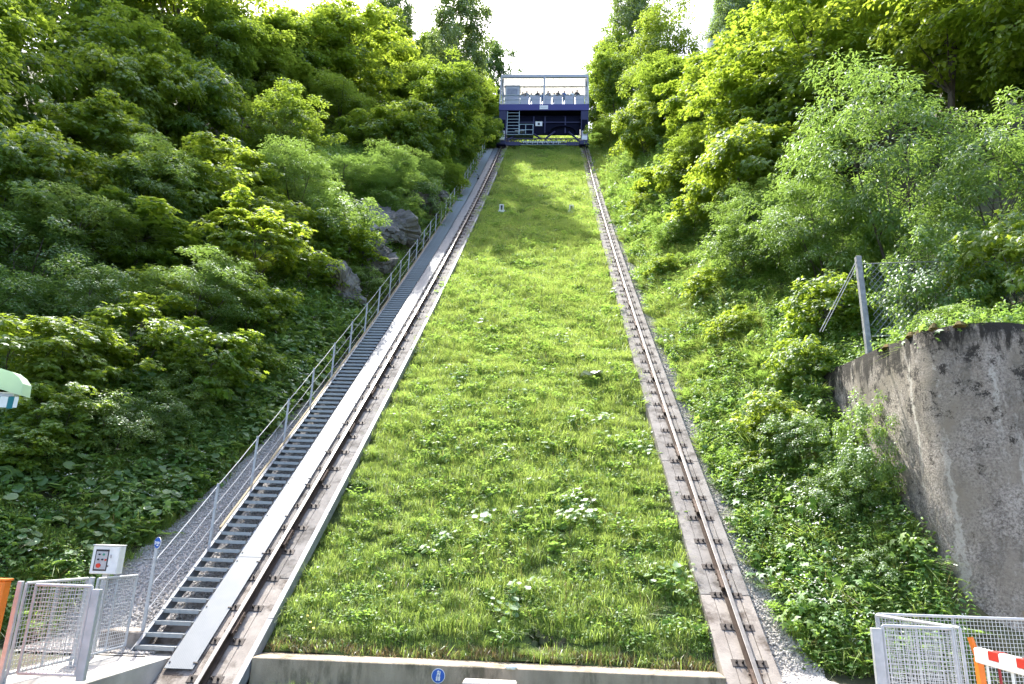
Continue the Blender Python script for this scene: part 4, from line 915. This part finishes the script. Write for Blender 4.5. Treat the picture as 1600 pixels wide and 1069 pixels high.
  ('bush', -8.53, 20.1, 2.06, 1.4, 2.05, 'maple bush between slim sapling and butterbur patch', 'shrubs on the left bank'),
  ('bush', -9.77, 14.5, 1.51, 1.1, 5.46, 'low bush left of the small pale shrub', 'shrubs on the left bank'),
  ('ash', -14.29, 19.8, 3.4, 2.3, 6.08, 'wide fine leaved shrub above the dark oval leaved shrub', 'shrubs on the left bank'),
  ('ash', -17.47, 19.75, 3.61, 2.5, 3.13, 'feathery shrub cut by the left frame edge', 'shrubs on the left bank'),
  ('lowmaple', -13.13, 23.0, 3.8, 2.5, 6.19, 'shaded maple at the heart of the left slope', 'trees on the left slope'),
  ('ash', -10.28, 26.75, 3.21, 2.1, 1.92, 'feathery shrub below the dense rounded tree', 'shrubs on the left bank'),
  ('bush', -7.56, 25.85, 1.92, 1.4, 0.48, 'bright maple bush hanging beside the lowest rocks', 'shrubs on the left bank'),
  ('ash', -8.43, 33.15, 3.0, 2.0, 3.72, 'feathery shrub under the pale stemmed maple', 'shrubs on the left bank'),
  ('shrub', -8.39, 16.05, 1.31, 1.0, 0.19, 'low shrub left of the butterbur patch', 'shrubs on the left bank'),
  ('lowmaple', -18.36, 24.65, 4.22, 2.7, 1.22, 'bright maple under the tall dark trunk at upper left', 'trees on the left slope'),
  ('bush', -7.75, 18.8, 1.33, 1.0, 2.53, 'low maple bush behind the butterbur patch', 'shrubs on the left bank'),
  ('shrub', -6.65, 34.4, 1.33, 0.9, 3.78, 'shrub tuft over the shaded rock ledge', 'shrubs on the left bank'),
  ('ash', 9.13, 24.35, 3.21, 1.9, 0.97, 'feathery shrub under the bright layered maple', 'shrubs on the right bank'),
  ('bush', 8.27, 35.25, 2.6, 1.7, 0.26, 'broad sunlit bush below the bright maple on the right', 'shrubs on the right bank'),
  ('lowmaple', 13.85, 31.2, 4.62, 2.5, 5.38, 'young maple right of the bright layered maple', 'trees on the right slope'),
  ('bush', 9.23, 30.4, 2.81, 1.8, 1.95, 'big sunlit bush in the middle of the right slope', 'shrubs on the right bank'),
  ('bush', 6.43, 37.3, 1.21, 1.0, 5.94, 'small bright bush beside the upper right rail', 'shrubs on the right bank'),
  ('bush', 8.63, 18.4, 2.0, 1.2, 5.56, 'shaded bush just left of the net post', 'shrubs on the right bank'),
  ('shrub', 9.14, 13.3, 0.94, 0.8, 2.34, 'low shrub on top of the retaining wall', 'shrubs on the right bank'),
  ('bush', 6.07, 28.5, 1.02, 0.8, 2.85, 'low bright bush at the bank edge by the gravel', 'shrubs on the right bank'),
  ('shrub', 6.73, 15.8, 1.3, 0.9, 3.22, 'pale shrub on the bank left of the wall corner', 'shrubs on the right bank'),
  ('lowmaple', -8.33, 41.5, 5.52, 2.3, 3.99, 'leafy maple overhanging the stairs, casting shade on the meadow', 'trees on the left slope'),
  ('round', -6.91, 51, 4.61, 2.0, 3.69, 'bushy tree left of the upper stair flight below the birch', 'trees on the left slope'),
  ('forest', -7.95, 61, 9.29, 2.6, 3.47, 'full crowned tree between the tall birch and the dark skyline tree', 'trees on the left slope'),
  ('forest', -11.97, 63, 10.63, 3.0, 3.84, 'full crowned tree left of the tall birch on the skyline', 'trees on the left slope'),
  ('forest', -16.82, 58, 12.57, 3.2, 5.83, 'rounded skyline tree under the sparse birch at upper left', 'trees on the left slope'),
  ('forest', 8.62, 70, 14.06, 2.8, 3.14, 'full crown left of the skyline birch right of the car', 'trees on the right slope'),
  ('shrub', -6.54, 25.75, 1.33, 1.0, 2.67, 'small shrub below the lowest rocks beside the railing', 'shrubs on the left bank'),
]
for t_ in TREES: plant(*t_)
# trees deeper in the forest, seen between the crowns named above
for t_ in [
  ('forest', -20.7, 18.4, 9.0, 3.0, .4, 'leafy tree at the left edge below the bright corner maple', 'trees on the left slope'),
  ('maple', -21.2, 28.4, 9.0, 3.0, 1.2, 'shaded maple between corner maple and the forked tall tree', 'trees on the left slope'),
  ('forest', -19.9, 34.0, 10.5, 3.0, 2.2, 'mid green tree behind the forked tall tree', 'trees on the left slope'),
  ('forest', -19.1, 41.0, 10.0, 3.2, 2.9, 'tree on the left skyline above the dense rounded tree', 'trees on the left slope'),
  ('forest', -7.6, 66.5, 5.0, 2.6, .9, 'low tree behind the railing just left of the car', 'trees on the left slope'),
  ('round', -8.4, 46.5, 4.0, 2.3, .3, 'small bright tree over the upper stairs right of the yellow maple', 'trees on the left slope'),
  ('forest', -27.1, 25.1, 12.0, 3.2, 1.9, 'tall leafy tree cut by the upper left corner of the frame', 'trees on the left slope'),
  ('maple', 11.6, 31.0, 8.5, 3.0, 1.0, 'sunlit maple behind the bright layered maple on the right', 'trees on the right slope'),
  ('forest', 10.3, 46.0, 8.0, 2.8, 2.0, 'light tree below the smooth domed tree on the right slope', 'trees on the right slope'),
  ('forest', 21.3, 21.9, 11.0, 3.4, 2.5, 'dim tree at the right edge behind the feathery shrub', 'trees on the right slope'),
  ('forest', 20.4, 26.4, 12.5, 3.4, 2.7, 'dim tree between the two shaded trees at upper right', 'trees on the right slope'),
  ('forest', 13.3, 39.0, 10.0, 3.0, .7, 'tree on the right skyline behind the large sunlit maple', 'trees on the right slope'),
  ('forest', -10.8, 60.5, 9.0, 2.8, 1.1, 'tree at the foot of the tall birch on the left skyline', 'trees on the left slope'),
  ('forest', -13.6, 53.4, 9.5, 3.0, 2.4, 'skyline tree between the broad maple and the tall birch', 'trees on the left slope'),
  ('dark', -18.6, 60.5, 9.5, 3.0, .6, 'dark tree under the sparse birch on the left skyline', 'trees on the left slope'),
  ('dark', 21.3, 34.3, 11.0, 3.3, 1.7, 'dark tree deep in shade behind the feathery sunlit shrub tree', 'trees on the right slope'),
]: plant(*t_)
for side, nm, spots in ((-1, 'left', [(-26.4,35.2),(-28.9,46.2),(-23.8,64.9),(-16.9,63.2),(-28.3,37.3),(-20.5,51),(-25.7,50)]), (1, 'right', [(18.1,40.2),(26.7,38.2),(26.7,31)])):
    for q, (x_, y_) in enumerate(spots):
        plant('forest' if q % 4 else 'dark', x_, y_, 8.5+2.5*((q*7) % 3)/2, 3.0+.3*(q % 3), 1.3*q,
              'background forest tree seen in gaps between the front crowns on the %s slope' % nm, 'background forest on the %s slope' % nm)


# ------------------------------------------------------------------ rock outcrops beside the stairs
def rock_mesh(seed, sub=5):
    bm = bmesh.new(); bmesh.ops.create_icosphere(bm, subdivisions=sub, radius=1); g = np.random.default_rng(seed); V = np.array([v.co[:] for v in bm.verts])
    for cnt, a, b in ((16, .62, 1.0), (70, .86, 1.07), (300, .95, 1.04)):      # blocks split by joints, coarse to fine
        seeds = rdir(g, cnt)*np.array([1, 1, 1.6]); d = ((V[:, None, :]-seeds[None])**2).sum(-1); near = d.argmin(1)
        V = V*g.uniform(a, b, cnt)[near][:, None]*(1+.10*np.sum(V*rdir(g, cnt)[near], -1))[:, None]
    V += g.normal(0, .008, V.shape)
    for v, c in zip(bm.verts, V): v.co = c
    me = bpy.data.meshes.new('rock'); bm.to_mesh(me); bm.free(); me.materials.append(M['rock']); return me
RK = [rock_mesh(i) for i in range(4)]
for i, (x, y, dz, sx, sy, sz, lb) in enumerate([
  (-7.1, 24.6, .7, 1.2, 1.6, 1.5, 'grey rock face beside the stairs, lowest of the outcrops'),
  (-6.9, 27.3, .9, 1.0, 1.7, 1.7, 'broken grey rock outcrop behind the railing, above the lowest rock face'),
  (-7.2, 30.2, 1.3, 1.2, 1.9, 2.0, 'tall craggy rock outcrop at mid staircase under overhanging grass'),
  (-6.7, 33.0, .6, .8, 1.4, 1.3, 'pale fractured boulder close to the railing posts'),
  (-7.0, 36.2, .9, 1.0, 1.7, 1.6, 'shaded rock ledge left of the staircase below the shrubs'),
  (-6.7, 39.8, .9, .9, 1.4, 1.3, 'small jutting white rock by the upper staircase'),
  (-6.5, 34.6, .1, .6, .7, .8, 'low rock wedge at the foot of the shaded ledge'),
  (6.6, 47.0, .4, .8, 1.1, .9, 'dark rock in the right bank near the car'),
  (6.3, 42.0, .2, .6, .8, .7, 'small dark rock poking out of the right bank grass'),
  (7.0, 52.5, .8, .9, 1.6, 1.3, 'grey rock slab in the bank beside the car on the right'),
  (9.2, 19.0, .5, .7, .8, .8, 'brown half hidden boulder in the shade left of the net post')]):
    o = link('rock_outcrop', RK[i % 4], None, (x, y, float(terrain(x, y))+dz-.5)); o.scale = (sx*.85, sy*.85, sz*.85); o.rotation_euler = (.2*i, .3*i, 1.1*i)
    tag(o, lb, 'rock', 'rocks in the banks')

# ------------------------------------------------------------------ small plants, scattered
PC = {}
def coll(name, meshes):
    c = bpy.data.collections.new(name)
    for i, m_ in enumerate(meshes): c.objects.link(bpy.data.objects.new('%s_%02d' % (name, i), m_))
    PC[name] = c; return c
def blades(g, n, rad, h0, h1, w_, mats=('grass_blade',), dryf=.0, lean=.75):
    """tuft of bent grass blades"""
    a = g.uniform(0, 6.28, n); r = rad*np.sqrt(g.uniform(0, 1, n)); base = np.stack([r*np.cos(a), r*np.sin(a), np.full(n, -.03)], -1)
    L = g.uniform(h0, h1, n); az = g.uniform(0, 6.28, n); ln = np.abs(g.normal(0, lean, n)); ww = w_*g.uniform(.6, 1.3, n)
    d = np.stack([np.cos(az), np.sin(az)], -1); pd = np.stack([-d[:, 1], d[:, 0]], -1); Vv = np.zeros((n, 5, 3))
    for k, (t, wf) in enumerate(((0, .8), (.5, 1.0))):
        c = base.copy(); c[:, :2] += d*(L*ln*t*t)[:, None]; c[:, 2] += L*t
        for j, sg in ((0, -1), (1, 1)): q = c.copy(); q[:, :2] += pd*(ww*wf*sg*.5)[:, None]; Vv[:, k*2+j] = q
    c = base.copy(); c[:, :2] += d*(L*ln)[:, None]; c[:, 2] += L*(1-.35*ln); Vv[:, 4] = c
    T = np.array([(0,1,3),(0,3,2),(2,3,4)]); F = (np.arange(n)[:, None, None]*5 + T[None]).reshape(-1, 3)
    me = nmesh('tuft', Vv.reshape(-1, 3), F); at = me.attributes.new('tint', 'FLOAT', 'POINT'); at.data.foreach_set('value', np.repeat(np.clip(g.normal(.5, .28, n), 0, 1), 5).astype(np.float32))
    for m_ in mats: me.materials.append(M[m_])
    if dryf and len(mats) > 1: me.polygons.foreach_set('material_index', np.repeat((g.uniform(0, 1, n) < dryf).astype(np.int32), 3))
    return me
def herb(g, kind):
    up_ = np.array([0, 0, 1.0])
    if kind == 'butterbur':
        n = 14; a = g.uniform(0, 6.28, n); r = g.uniform(.05, .42, n); p = np.stack([r*np.cos(a), r*np.sin(a), g.uniform(.18, .5, n)], -1); o_ = np.stack([np.cos(a), np.sin(a), 0*a], -1)
        return leaf_mesh('herb', [(p, up_+o_*.35+g.normal(0, .25, (n, 3)), o_+g.normal(0, .5, (n, 3)), g.uniform(.10, .25, n), ROUND, np.clip(g.normal(.55, .25, n), 0, 1), 0)], ['butterbur_leaf'])
    if kind == 'nettle':
        P, Nn, Tt, Sz = [], [], [], []
        for s_ in range(9):
            b_ = g.normal(0, .17, 2); hh_ = g.uniform(.35, .75); ln = g.normal(0, .15, 2)
            for q in range(7):
                z = hh_*(.25+.75*q/6); az = q*1.57+g.uniform(0, .6)
                for e in (0, 3.14):
                    dv = np.array([math.cos(az+e), math.sin(az+e), -.25]); P.append([b_[0]+ln[0]*z, b_[1]+ln[1]*z, z]); Nn.append(up_+.4*dv+g.normal(0, .2, 3)); Tt.append(dv); Sz.append(.13*(1.15-.7*q/6)*g.uniform(.8, 1.3))
        n = len(P); return leaf_mesh('herb', [(np.array(P), np.array(Nn), np.array(Tt), np.array(Sz), OVAL, np.clip(g.normal(.5, .25, n), 0, 1), 0)], ['herb_leaf'])
    if kind == 'weed':
        n = 90; a = g.uniform(0, 6.28, n); r = .36*np.sqrt(g.uniform(0, 1, n)); p = np.stack([r*np.cos(a), r*np.sin(a), g.uniform(.03, .32, n)*(1-.5*r/.36)], -1)
        return leaf_mesh('herb', [(p, up_+g.normal(0, .4, (n, 3)), rdir(g, n), g.uniform(.05, .13, n), OVAL, np.clip(g.normal(.5, .25, n), 0, 1), 0)], ['herb_leaf'])
    if kind == 'mapleling':
        n = 26; a = g.uniform(0, 6.28, n); r = .42*np.sqrt(g.uniform(0, 1, n)); p = np.stack([r*np.cos(a), r*np.sin(a), g.uniform(.2, .62, n)], -1); o_ = np.stack([np.cos(a), np.sin(a), -.3+0*a], -1)
        return leaf_mesh('herb', [(p, up_+o_*.3+g.normal(0, .3, (n, 3)), o_+g.normal(0, .4, (n, 3)), g.uniform(.10, .22, n), MAPLE, np.clip(g.normal(.6, .25, n), 0, 1), 0)], ['herb_leaf'])
    if kind == 'fern':
        P, Nn, Tt, Sz = [], [], [], []
        for s_ in range(8):
            az = s_*.785+g.uniform(-.2, .2); d = np.array([math.cos(az), math.sin(az), 0]); pd = np.array([-d[1], d[0], 0]); L = g.uniform(.5, .8)
            for q in range(12):
                t = (q+1)/12; c = d*L*t*.85+up_*L*(.75*t-.5*t*t)
                for e in (-1, 1): P.append(c); Nn.append(up_*.9-d*.2+g.normal(0, .1, 3)); Tt.append(pd*e+d*.4); Sz.append(.16*math.sin(math.pi*(.15+.83*t))*L/.7)
        n = len(P); return leaf_mesh('herb', [(np.array(P), np.array(Nn), np.array(Tt), np.array(Sz), LANCE, np.clip(g.normal(.5, .2, n), 0, 1), 0)], ['herb_leaf'])
    if kind == 'umbel':
        n = 34; k = 5; c = g.normal(0, .16, (k, 2)); hh_ = g.uniform(.4, .75, k); ci = g.integers(0, k, n); p = np.stack([c[ci, 0]+g.normal(0, .035, n), c[ci, 1]+g.normal(0, .035, n), hh_[ci]+g.normal(0, .008, n)], -1)
        m_ = 30; a = g.uniform(0, 6.28, m_); r = .3*np.sqrt(g.uniform(0, 1, m_)); p2 = np.stack([r*np.cos(a), r*np.sin(a), g.uniform(.05, .4, m_)], -1)
        return leaf_mesh('herb', [(p, up_+g.normal(0, .15, (n, 3)), rdir(g, n), g.uniform(.03, .05, n), KITE, np.full(n, .5), 1), (p2, up_+g.normal(0, .4, (m_, 3)), rdir(g, m_), g.uniform(.08, .16, m_), OVAL, np.full(m_, .5), 0)], ['herb_leaf', 'white_petal'])
gg = np.random.default_rng(31)
coll('meadow', [blades(gg, 190, .32, .10, .30, .008), blades(gg, 180, .32, .12, .36, .008), blades(gg, 150, .32, .08, .20, .009), blades(gg, 150, .30, .16, .46, .007, ('grass_blade', 'dry_blade'), .22), herb(gg, 'weed')])
coll('meadowplant', [herb(gg, 'butterbur'), herb(gg, 'weed'), herb(gg, 'umbel'), herb(gg, 'mapleling'), herb(gg, 'nettle')])
coll('bankplant', [herb(gg, 'butterbur'), herb(gg, 'butterbur'), herb(gg, 'nettle'), herb(gg, 'weed'), herb(gg, 'weed'), blades(gg, 90, .16, .25, .6, .013, ('grass_blade', 'dry_blade'), .08, .7), herb(gg, 'fern'), herb(gg, 'umbel'), herb(gg, 'mapleling'), herb(gg, 'nettle')])
coll('longgrass', [blades(gg, 120, .14, .3, .7, .013, ('grass_blade', 'dry_blade'), .10, .9), blades(gg, 100, .18, .25, .55, .012, ('grass_blade', 'dry_blade'), .05, .7), blades(gg, 110, .22, .15, .4, .012)])
coll('drygrass', [blades(gg, 40, .16, .05, .16, .010, ('dry_blade',), 0, .6), blades(gg, 30, .18, .06, .2, .010, ('dry_blade', 'grass_blade'), .4, .6)])
pm = []
for i in range(4):
    bm = bmesh.new(); bmesh.ops.create_icosphere(bm, subdivisions=1, radius=1)
    for v in bm.verts: v.co = Vector((v.co.x*random.uniform(.8, 1.3), v.co.y*random.uniform(.7, 1.1), v.co.z*random.uniform(.5, .85)))
    me = bpy.data.meshes.new('pebble'); bm.to_mesh(me); bm.free(); me.materials.append(M['pebble']); pm.append(me)
coll('stone', pm)
def gn_group(name, c):
    ng = bpy.data.node_groups.new(name, 'GeometryNodeTree'); ng.interface.new_socket('Geometry', in_out='INPUT', socket_type='NodeSocketGeometry'); ng.interface.new_socket('Geometry', in_out='OUTPUT', socket_type='NodeSocketGeometry')
    gi = ng.nodes.new('NodeGroupInput'); go = ng.nodes.new('NodeGroupOutput'); ip = ng.nodes.new('GeometryNodeInstanceOnPoints'); ci = ng.nodes.new('GeometryNodeCollectionInfo')
    ci.inputs['Collection'].default_value = c; ci.inputs['Separate Children'].default_value = True; ci.inputs['Reset Children'].default_value = True; ip.inputs['Pick Instance'].default_value = True
    def at(n_, dt):
        a = ng.nodes.new('GeometryNodeInputNamedAttribute'); a.data_type = dt; a.inputs['Name'].default_value = n_; return a.outputs['Attribute']
    L = ng.links; L.new(gi.outputs[0], ip.inputs['Points']); L.new(ci.outputs[0], ip.inputs['Instance']); L.new(at('idx', 'INT'), ip.inputs['Instance Index']); L.new(at('rot', 'FLOAT_VECTOR'), ip.inputs['Rotation']); L.new(at('scl', 'FLOAT_VECTOR'), ip.inputs['Scale']); L.new(ip.outputs[0], go.inputs[0])
    return ng
def scatter(name, label, cat, c, pos, idx, scl, tilt=0.0, pitch=0.0):
    n = len(pos); me = bpy.data.meshes.new(name); me.vertices.add(n); me.vertices.foreach_set('co', np.asarray(pos, np.float32).ravel())
    g = np.random.default_rng(hash_(name)); rot = np.stack([g.normal(pitch, tilt+1e-4, n), g.normal(0, tilt+1e-4, n), g.uniform(0, 6.28, n)], -1)
    me.attributes.new('rot', 'FLOAT_VECTOR', 'POINT').data.foreach_set('vector', rot.astype(np.float32).ravel())
    s3 = np.repeat(np.asarray(scl, np.float32)[:, None], 3, 1); me.attributes.new('scl', 'FLOAT_VECTOR', 'POINT').data.foreach_set('vector', s3.ravel())
    me.attributes.new('idx', 'INT', 'POINT').data.foreach_set('value', np.asarray(idx, np.int32))
    o = link(name, me); md = o.modifiers.new('scatter', 'NODES'); md.node_group = gn_group(name, PC[c]); return tag(o, label, cat, kind='stuff')
g = np.random.default_rng(5)
# meadow grass: dense near, thinner and taller far away
def slope_points(n, s0, s1, x0=-3.5, x1=3.62):
    x = g.uniform(x0, x1, n); s = g.uniform(s0, s1, n); return x, s
P, I, Sc = [], [], []
for s0, s1, dens, sc in ((.62, 7, 52, .78), (7, 14, 40, .9), (14, 24, 26, 1.05), (24, 40, 15, 1.25), (40, 71, 9, 1.5)):
    x, s = slope_points(int(dens*7.1*(s1-s0)), s0, s1); pn = wob(x*1.3+3, s*1.1); hgt = np.clip(1+.16*wob(x*.9, s*.8), .6, 1.4)
    keep = ((x-.98)**2/.14 + (s-.98)**2/.05) > 1; edge = np.clip((s-.5)/.7, .5, 1); x, s, pn, hgt, edge = (v[keep] for v in (x, s, pn, hgt, edge))
    P.append(track_pts(x, s, gn(x, s)-.01)); u = g.uniform(0, 1, len(x)) + .12*pn
    I.append(np.select([u < .30, u < .55, u < .72, u < .84], [0, 1, 2, 3], 4)); Sc.append(sc*hgt*edge*g.uniform(.75, 1.2, len(x)))
scatter('meadow_grass', 'bright green uncut grass covering the slope between the rails', 'grass', 'meadow', np.concatenate(P), np.concatenate(I), np.concatenate(Sc), .12)
P, I, Sc = [], [], []
for cx_, cs_, rad, n, wts in ((.3, 24.5, 1.5, 40, (.3,.4,.06,.1,.14)), (1.2, 15, 1.6, 46, (.35,.4,.06,.09,.1)), (-1.6, 11.2, 1.3, 30, (.1,.4,.1,.2,.2)), (2.2, 9.0, 1.0, 20, (.6,.2,.1,.1,0)), (-.2, 7.4, 1.4, 24, (.15,.5,.08,.1,.17)), (1.2, 4.3, 1.5, 52, (.75,.1,.1,.05,0)), (-.4, 2.9, 1.0, 20, (.4,.3,.1,.1,.1)), (.2, 1.5, .6, 8, (.3,.4,.2,.1,0)), (-1.8, 8, 1.6, 22, (.1,.5,.1,.2,.1)), (2.6, 3.0, .9, 18, (.1,.6,.1,.1,.1)), (0, 19, 3, 60, (.15,.55,.08,.1,.12)), (0, 32, 3, 40, (.15,.55,.08,.1,.12)), (3.3, 2.4, .35, 8, (.3,.3,0,.4,0)), (3.3, 7.2, .4, 6, (.3,.3,0,.4,0)), (0, 10, 3.4, 60, (.08,.6,.08,.12,.12))):
    x = np.clip(cx_+g.normal(0, rad*.55, n), -3.4, 3.5); s = np.clip(cs_+g.normal(0, rad*.7, n), .8, 80); P.append(track_pts(x, s, gn(x, s)-.02)); I.append(g.choice(5, n, p=np.array(wts)/sum(wts))); Sc.append(g.uniform(.45, .85, n))
scatter('meadow_weeds', 'patches of broad pale leaves and white flowers in the slope grass', 'weeds', 'meadowplant', np.concatenate(P), np.concatenate(I), np.concatenate(Sc), .12, .3)
n = 420; x = g.uniform(-3.4, 3.55, n); s = g.uniform(1.2, 40, n)**1.0; s = np.where(g.uniform(0, 1, n) < .55, 1.2+(s-1.2)*.4, s)
scatter('tall_grass', 'scattered taller seeding grass tufts standing out of the meadow', 'grass', 'longgrass', track_pts(x, s, gn(x, s)-.02), g.integers(0, 3, n), g.uniform(.45, .85, n), .12)
n = 260; x = g.uniform(-3.5, 3.6, n); s = g.uniform(.60, .80, n)
scatter('dry_fringe', 'dry yellow grass fringe behind the kerb wall', 'dry grass', 'drygrass', track_pts(x, s, gn(x, s)), g.integers(0, 2, n), g.uniform(.6, 1.2, n), .2)
# gravel stones
def gravel(n, x0f, x1f, y0_, y1_, pw=1.0):
    y = y0_ + (y1_-y0_)*g.uniform(0, 1, n)**pw; a = np.array([x0f(v) for v in y]); b = np.array([x1f(v) for v in y]); x = a+(b-a)*g.uniform(0, 1, n)**.9
    return np.stack([x, y, terrain(x, y)+.045+g.uniform(0, .02, n)], -1)
P = np.concatenate([gravel(20000, lx, lambda y: -4.95, 11.3, 20, 1.3), gravel(5000, lx, lambda y: -4.95, 20, 50, 1.2)])
scatter('loose_gravel', 'grey gravel under and left of the metal staircase', 'gravel', 'stone', P, g.integers(0, 4, len(P)), g.uniform(.010, .026, len(P)), .8)
P = np.concatenate([gravel(9000, lambda y: 4.5, lambda y: rx(y)+.12, 11.0, 24, 1.4), gravel(5000, lambda y: 4.5, rx, 24, 58, 1.2)])
scatter('loose_gravel', 'grey gravel strip beside the right track beam', 'gravel', 'stone', P, g.integers(0, 4, len(P)), g.uniform(.011, .030, len(P)), .8)
# bank vegetation
def bank(n, fx0, fx1, y0_, y1_):
    y = g.uniform(y0_, y1_, n); a = np.array([fx0(v) for v in y]); b = np.array([fx1(v) for v in y]); x = a+(b-a)*g.uniform(0, 1, n); return np.stack([x, y, terrain(x, y)-.03], -1)
def wall_ok(P): return ~((P[:, 0] > 7.6) & (P[:, 0] < 8.5) & (P[:, 1] < 17.2) & (P[:, 1] > 11.4)) & ~((P[:, 0] > 7.6) & (P[:, 1] < 12.6))
def plat_ok(P): return P[:, 2] > PLAT+.05
parts = [bank(5400, lambda y: -17, lambda y: lx(y)-.05, 9.0, 24), bank(2600, lambda y: -17, lambda y: lx(y)-.1, 24, 44), bank(1400, lambda y: -15, lambda y: lx(y)-.1, 44, 75)]
P = np.concatenate(parts); P = P[plat_ok(P)]; u = g.uniform(0, 1, len(P)) + .10*wob(P[:, 0]*.8, P[:, 1]*.8)
big = 1 + .9*sm(22, 45, P[:, 1])
scatter('bank_undergrowth', 'dense leafy undergrowth with butterbur and white flowers on the left bank', 'undergrowth', 'bankplant', P, np.where(u < .05, 0, 2+np.clip(((u-.05)*8.4).astype(int), 0, 7)), g.uniform(.55, 1.1, len(P))*big, .2)
n = 620; y = g.uniform(13.5, 25, n); x = np.array([lx(v) for v in y])-.12-np.abs(g.normal(0, 1.3, n)); 
scatter('butterbur_patch', 'patch of big round pale green leaves beside the staircase railing', 'plants', 'bankplant', np.stack([x, y, terrain(x, y)], -1), g.integers(0, 2, n), g.uniform(.5, .95, n), .25)
parts = [bank(2600, lambda y: rx(y)+.05, lambda y: 12.5, 11.2, 24), bank(2200, lambda y: rx(y)+.05, lambda y: 15, 24, 44), bank(1400, lambda y: rx(y)+.05, lambda y: 14, 44, 75), bank(700, lambda y: rx(y)+.05, lambda y: 7.8, 11.2, 18)]
P = np.concatenate(parts); P = P[wall_ok(P) & plat_ok(P)]; u = g.uniform(0, 1, len(P)) + .10*wob(P[:, 0]*.8, P[:, 1]*.8); big = 1 + .9*sm(22, 45, P[:, 1])
scatter('bank_undergrowth', 'sunlit leafy undergrowth covering the right bank', 'undergrowth', 'bankplant', P, np.clip((u*8).astype(int)+2, 2, 9), g.uniform(.6, 1.1, len(P))*big, .2)
parts = [bank(1300, lambda y: rx(y)+.0, lambda y: rx(y)+2.8, 11.2, 30), bank(700, lambda y: rx(y), lambda y: rx(y)+2.2, 30, 62)]
P = np.concatenate(parts); P = P[wall_ok(P) & plat_ok(P)]
scatter('bank_grass', 'long arching grass tufts along the right gravel strip', 'grass', 'longgrass', P, g.integers(0, 3, len(P)), g.uniform(.6, 1.1, len(P))*(1+.7*sm(25, 50, P[:, 1])), .25)
P = np.concatenate([bank(380, lambda y: -8.8, lambda y: lx(y), 11.5, 20), bank(500, lambda y: -8.5, lambda y: lx(y)-.05, 20, 60)]); P = P[plat_ok(P)]
scatter('bank_grass', 'long grass tufts along the left bank beside gravel and stairs', 'grass', 'longgrass', P, g.integers(0, 3, len(P)), g.uniform(.5, .95, len(P))*(1+.7*sm(25, 50, P[:, 1])), .25)
n = 420; x = np.concatenate([g.uniform(8.15, 9.6, n//2), g.uniform(8.15, 14, n-n//2)]); y = np.concatenate([g.uniform(12.5, 19, n//2), g.uniform(12.3, 14.5, n-n//2)])
scatter('wall_top_growth', 'ferns and grass hanging over the top of the retaining wall', 'plants', 'bankplant', np.stack([x, y, terrain(np.maximum(x, 8.6), np.maximum(y, 12.6))-.12], -1), g.integers(2, 10, n), g.uniform(.6, 1.1, n), .3)
n = 240; x = g.uniform(-3.5, 3.8, n); y = 11.2-np.abs(g.normal(0, .3, n)); 
scatter('pit_grass', 'sparse grass and weeds in front of the kerb wall', 'grass', 'longgrass', np.stack([x, y, np.full(n, -.63)], -1), g.integers(0, 3, n), g.uniform(.25, .6, n), .2)
# a few dandelions at the lower left of the meadow
mb = MB()
for x, s in ((-2.95, 1.05), (-2.85, .92), (-3.05, 1.2)):
    p = TP(s, x, float(gn(x, s))+.16); mb.cyl(p, .022, .012, (0,-.5,1), 9)
tag(mb.build('dandelion', M['yellow_petal']), 'few yellow dandelion heads in the lower left corner of the meadow', 'flowers', kind='stuff')
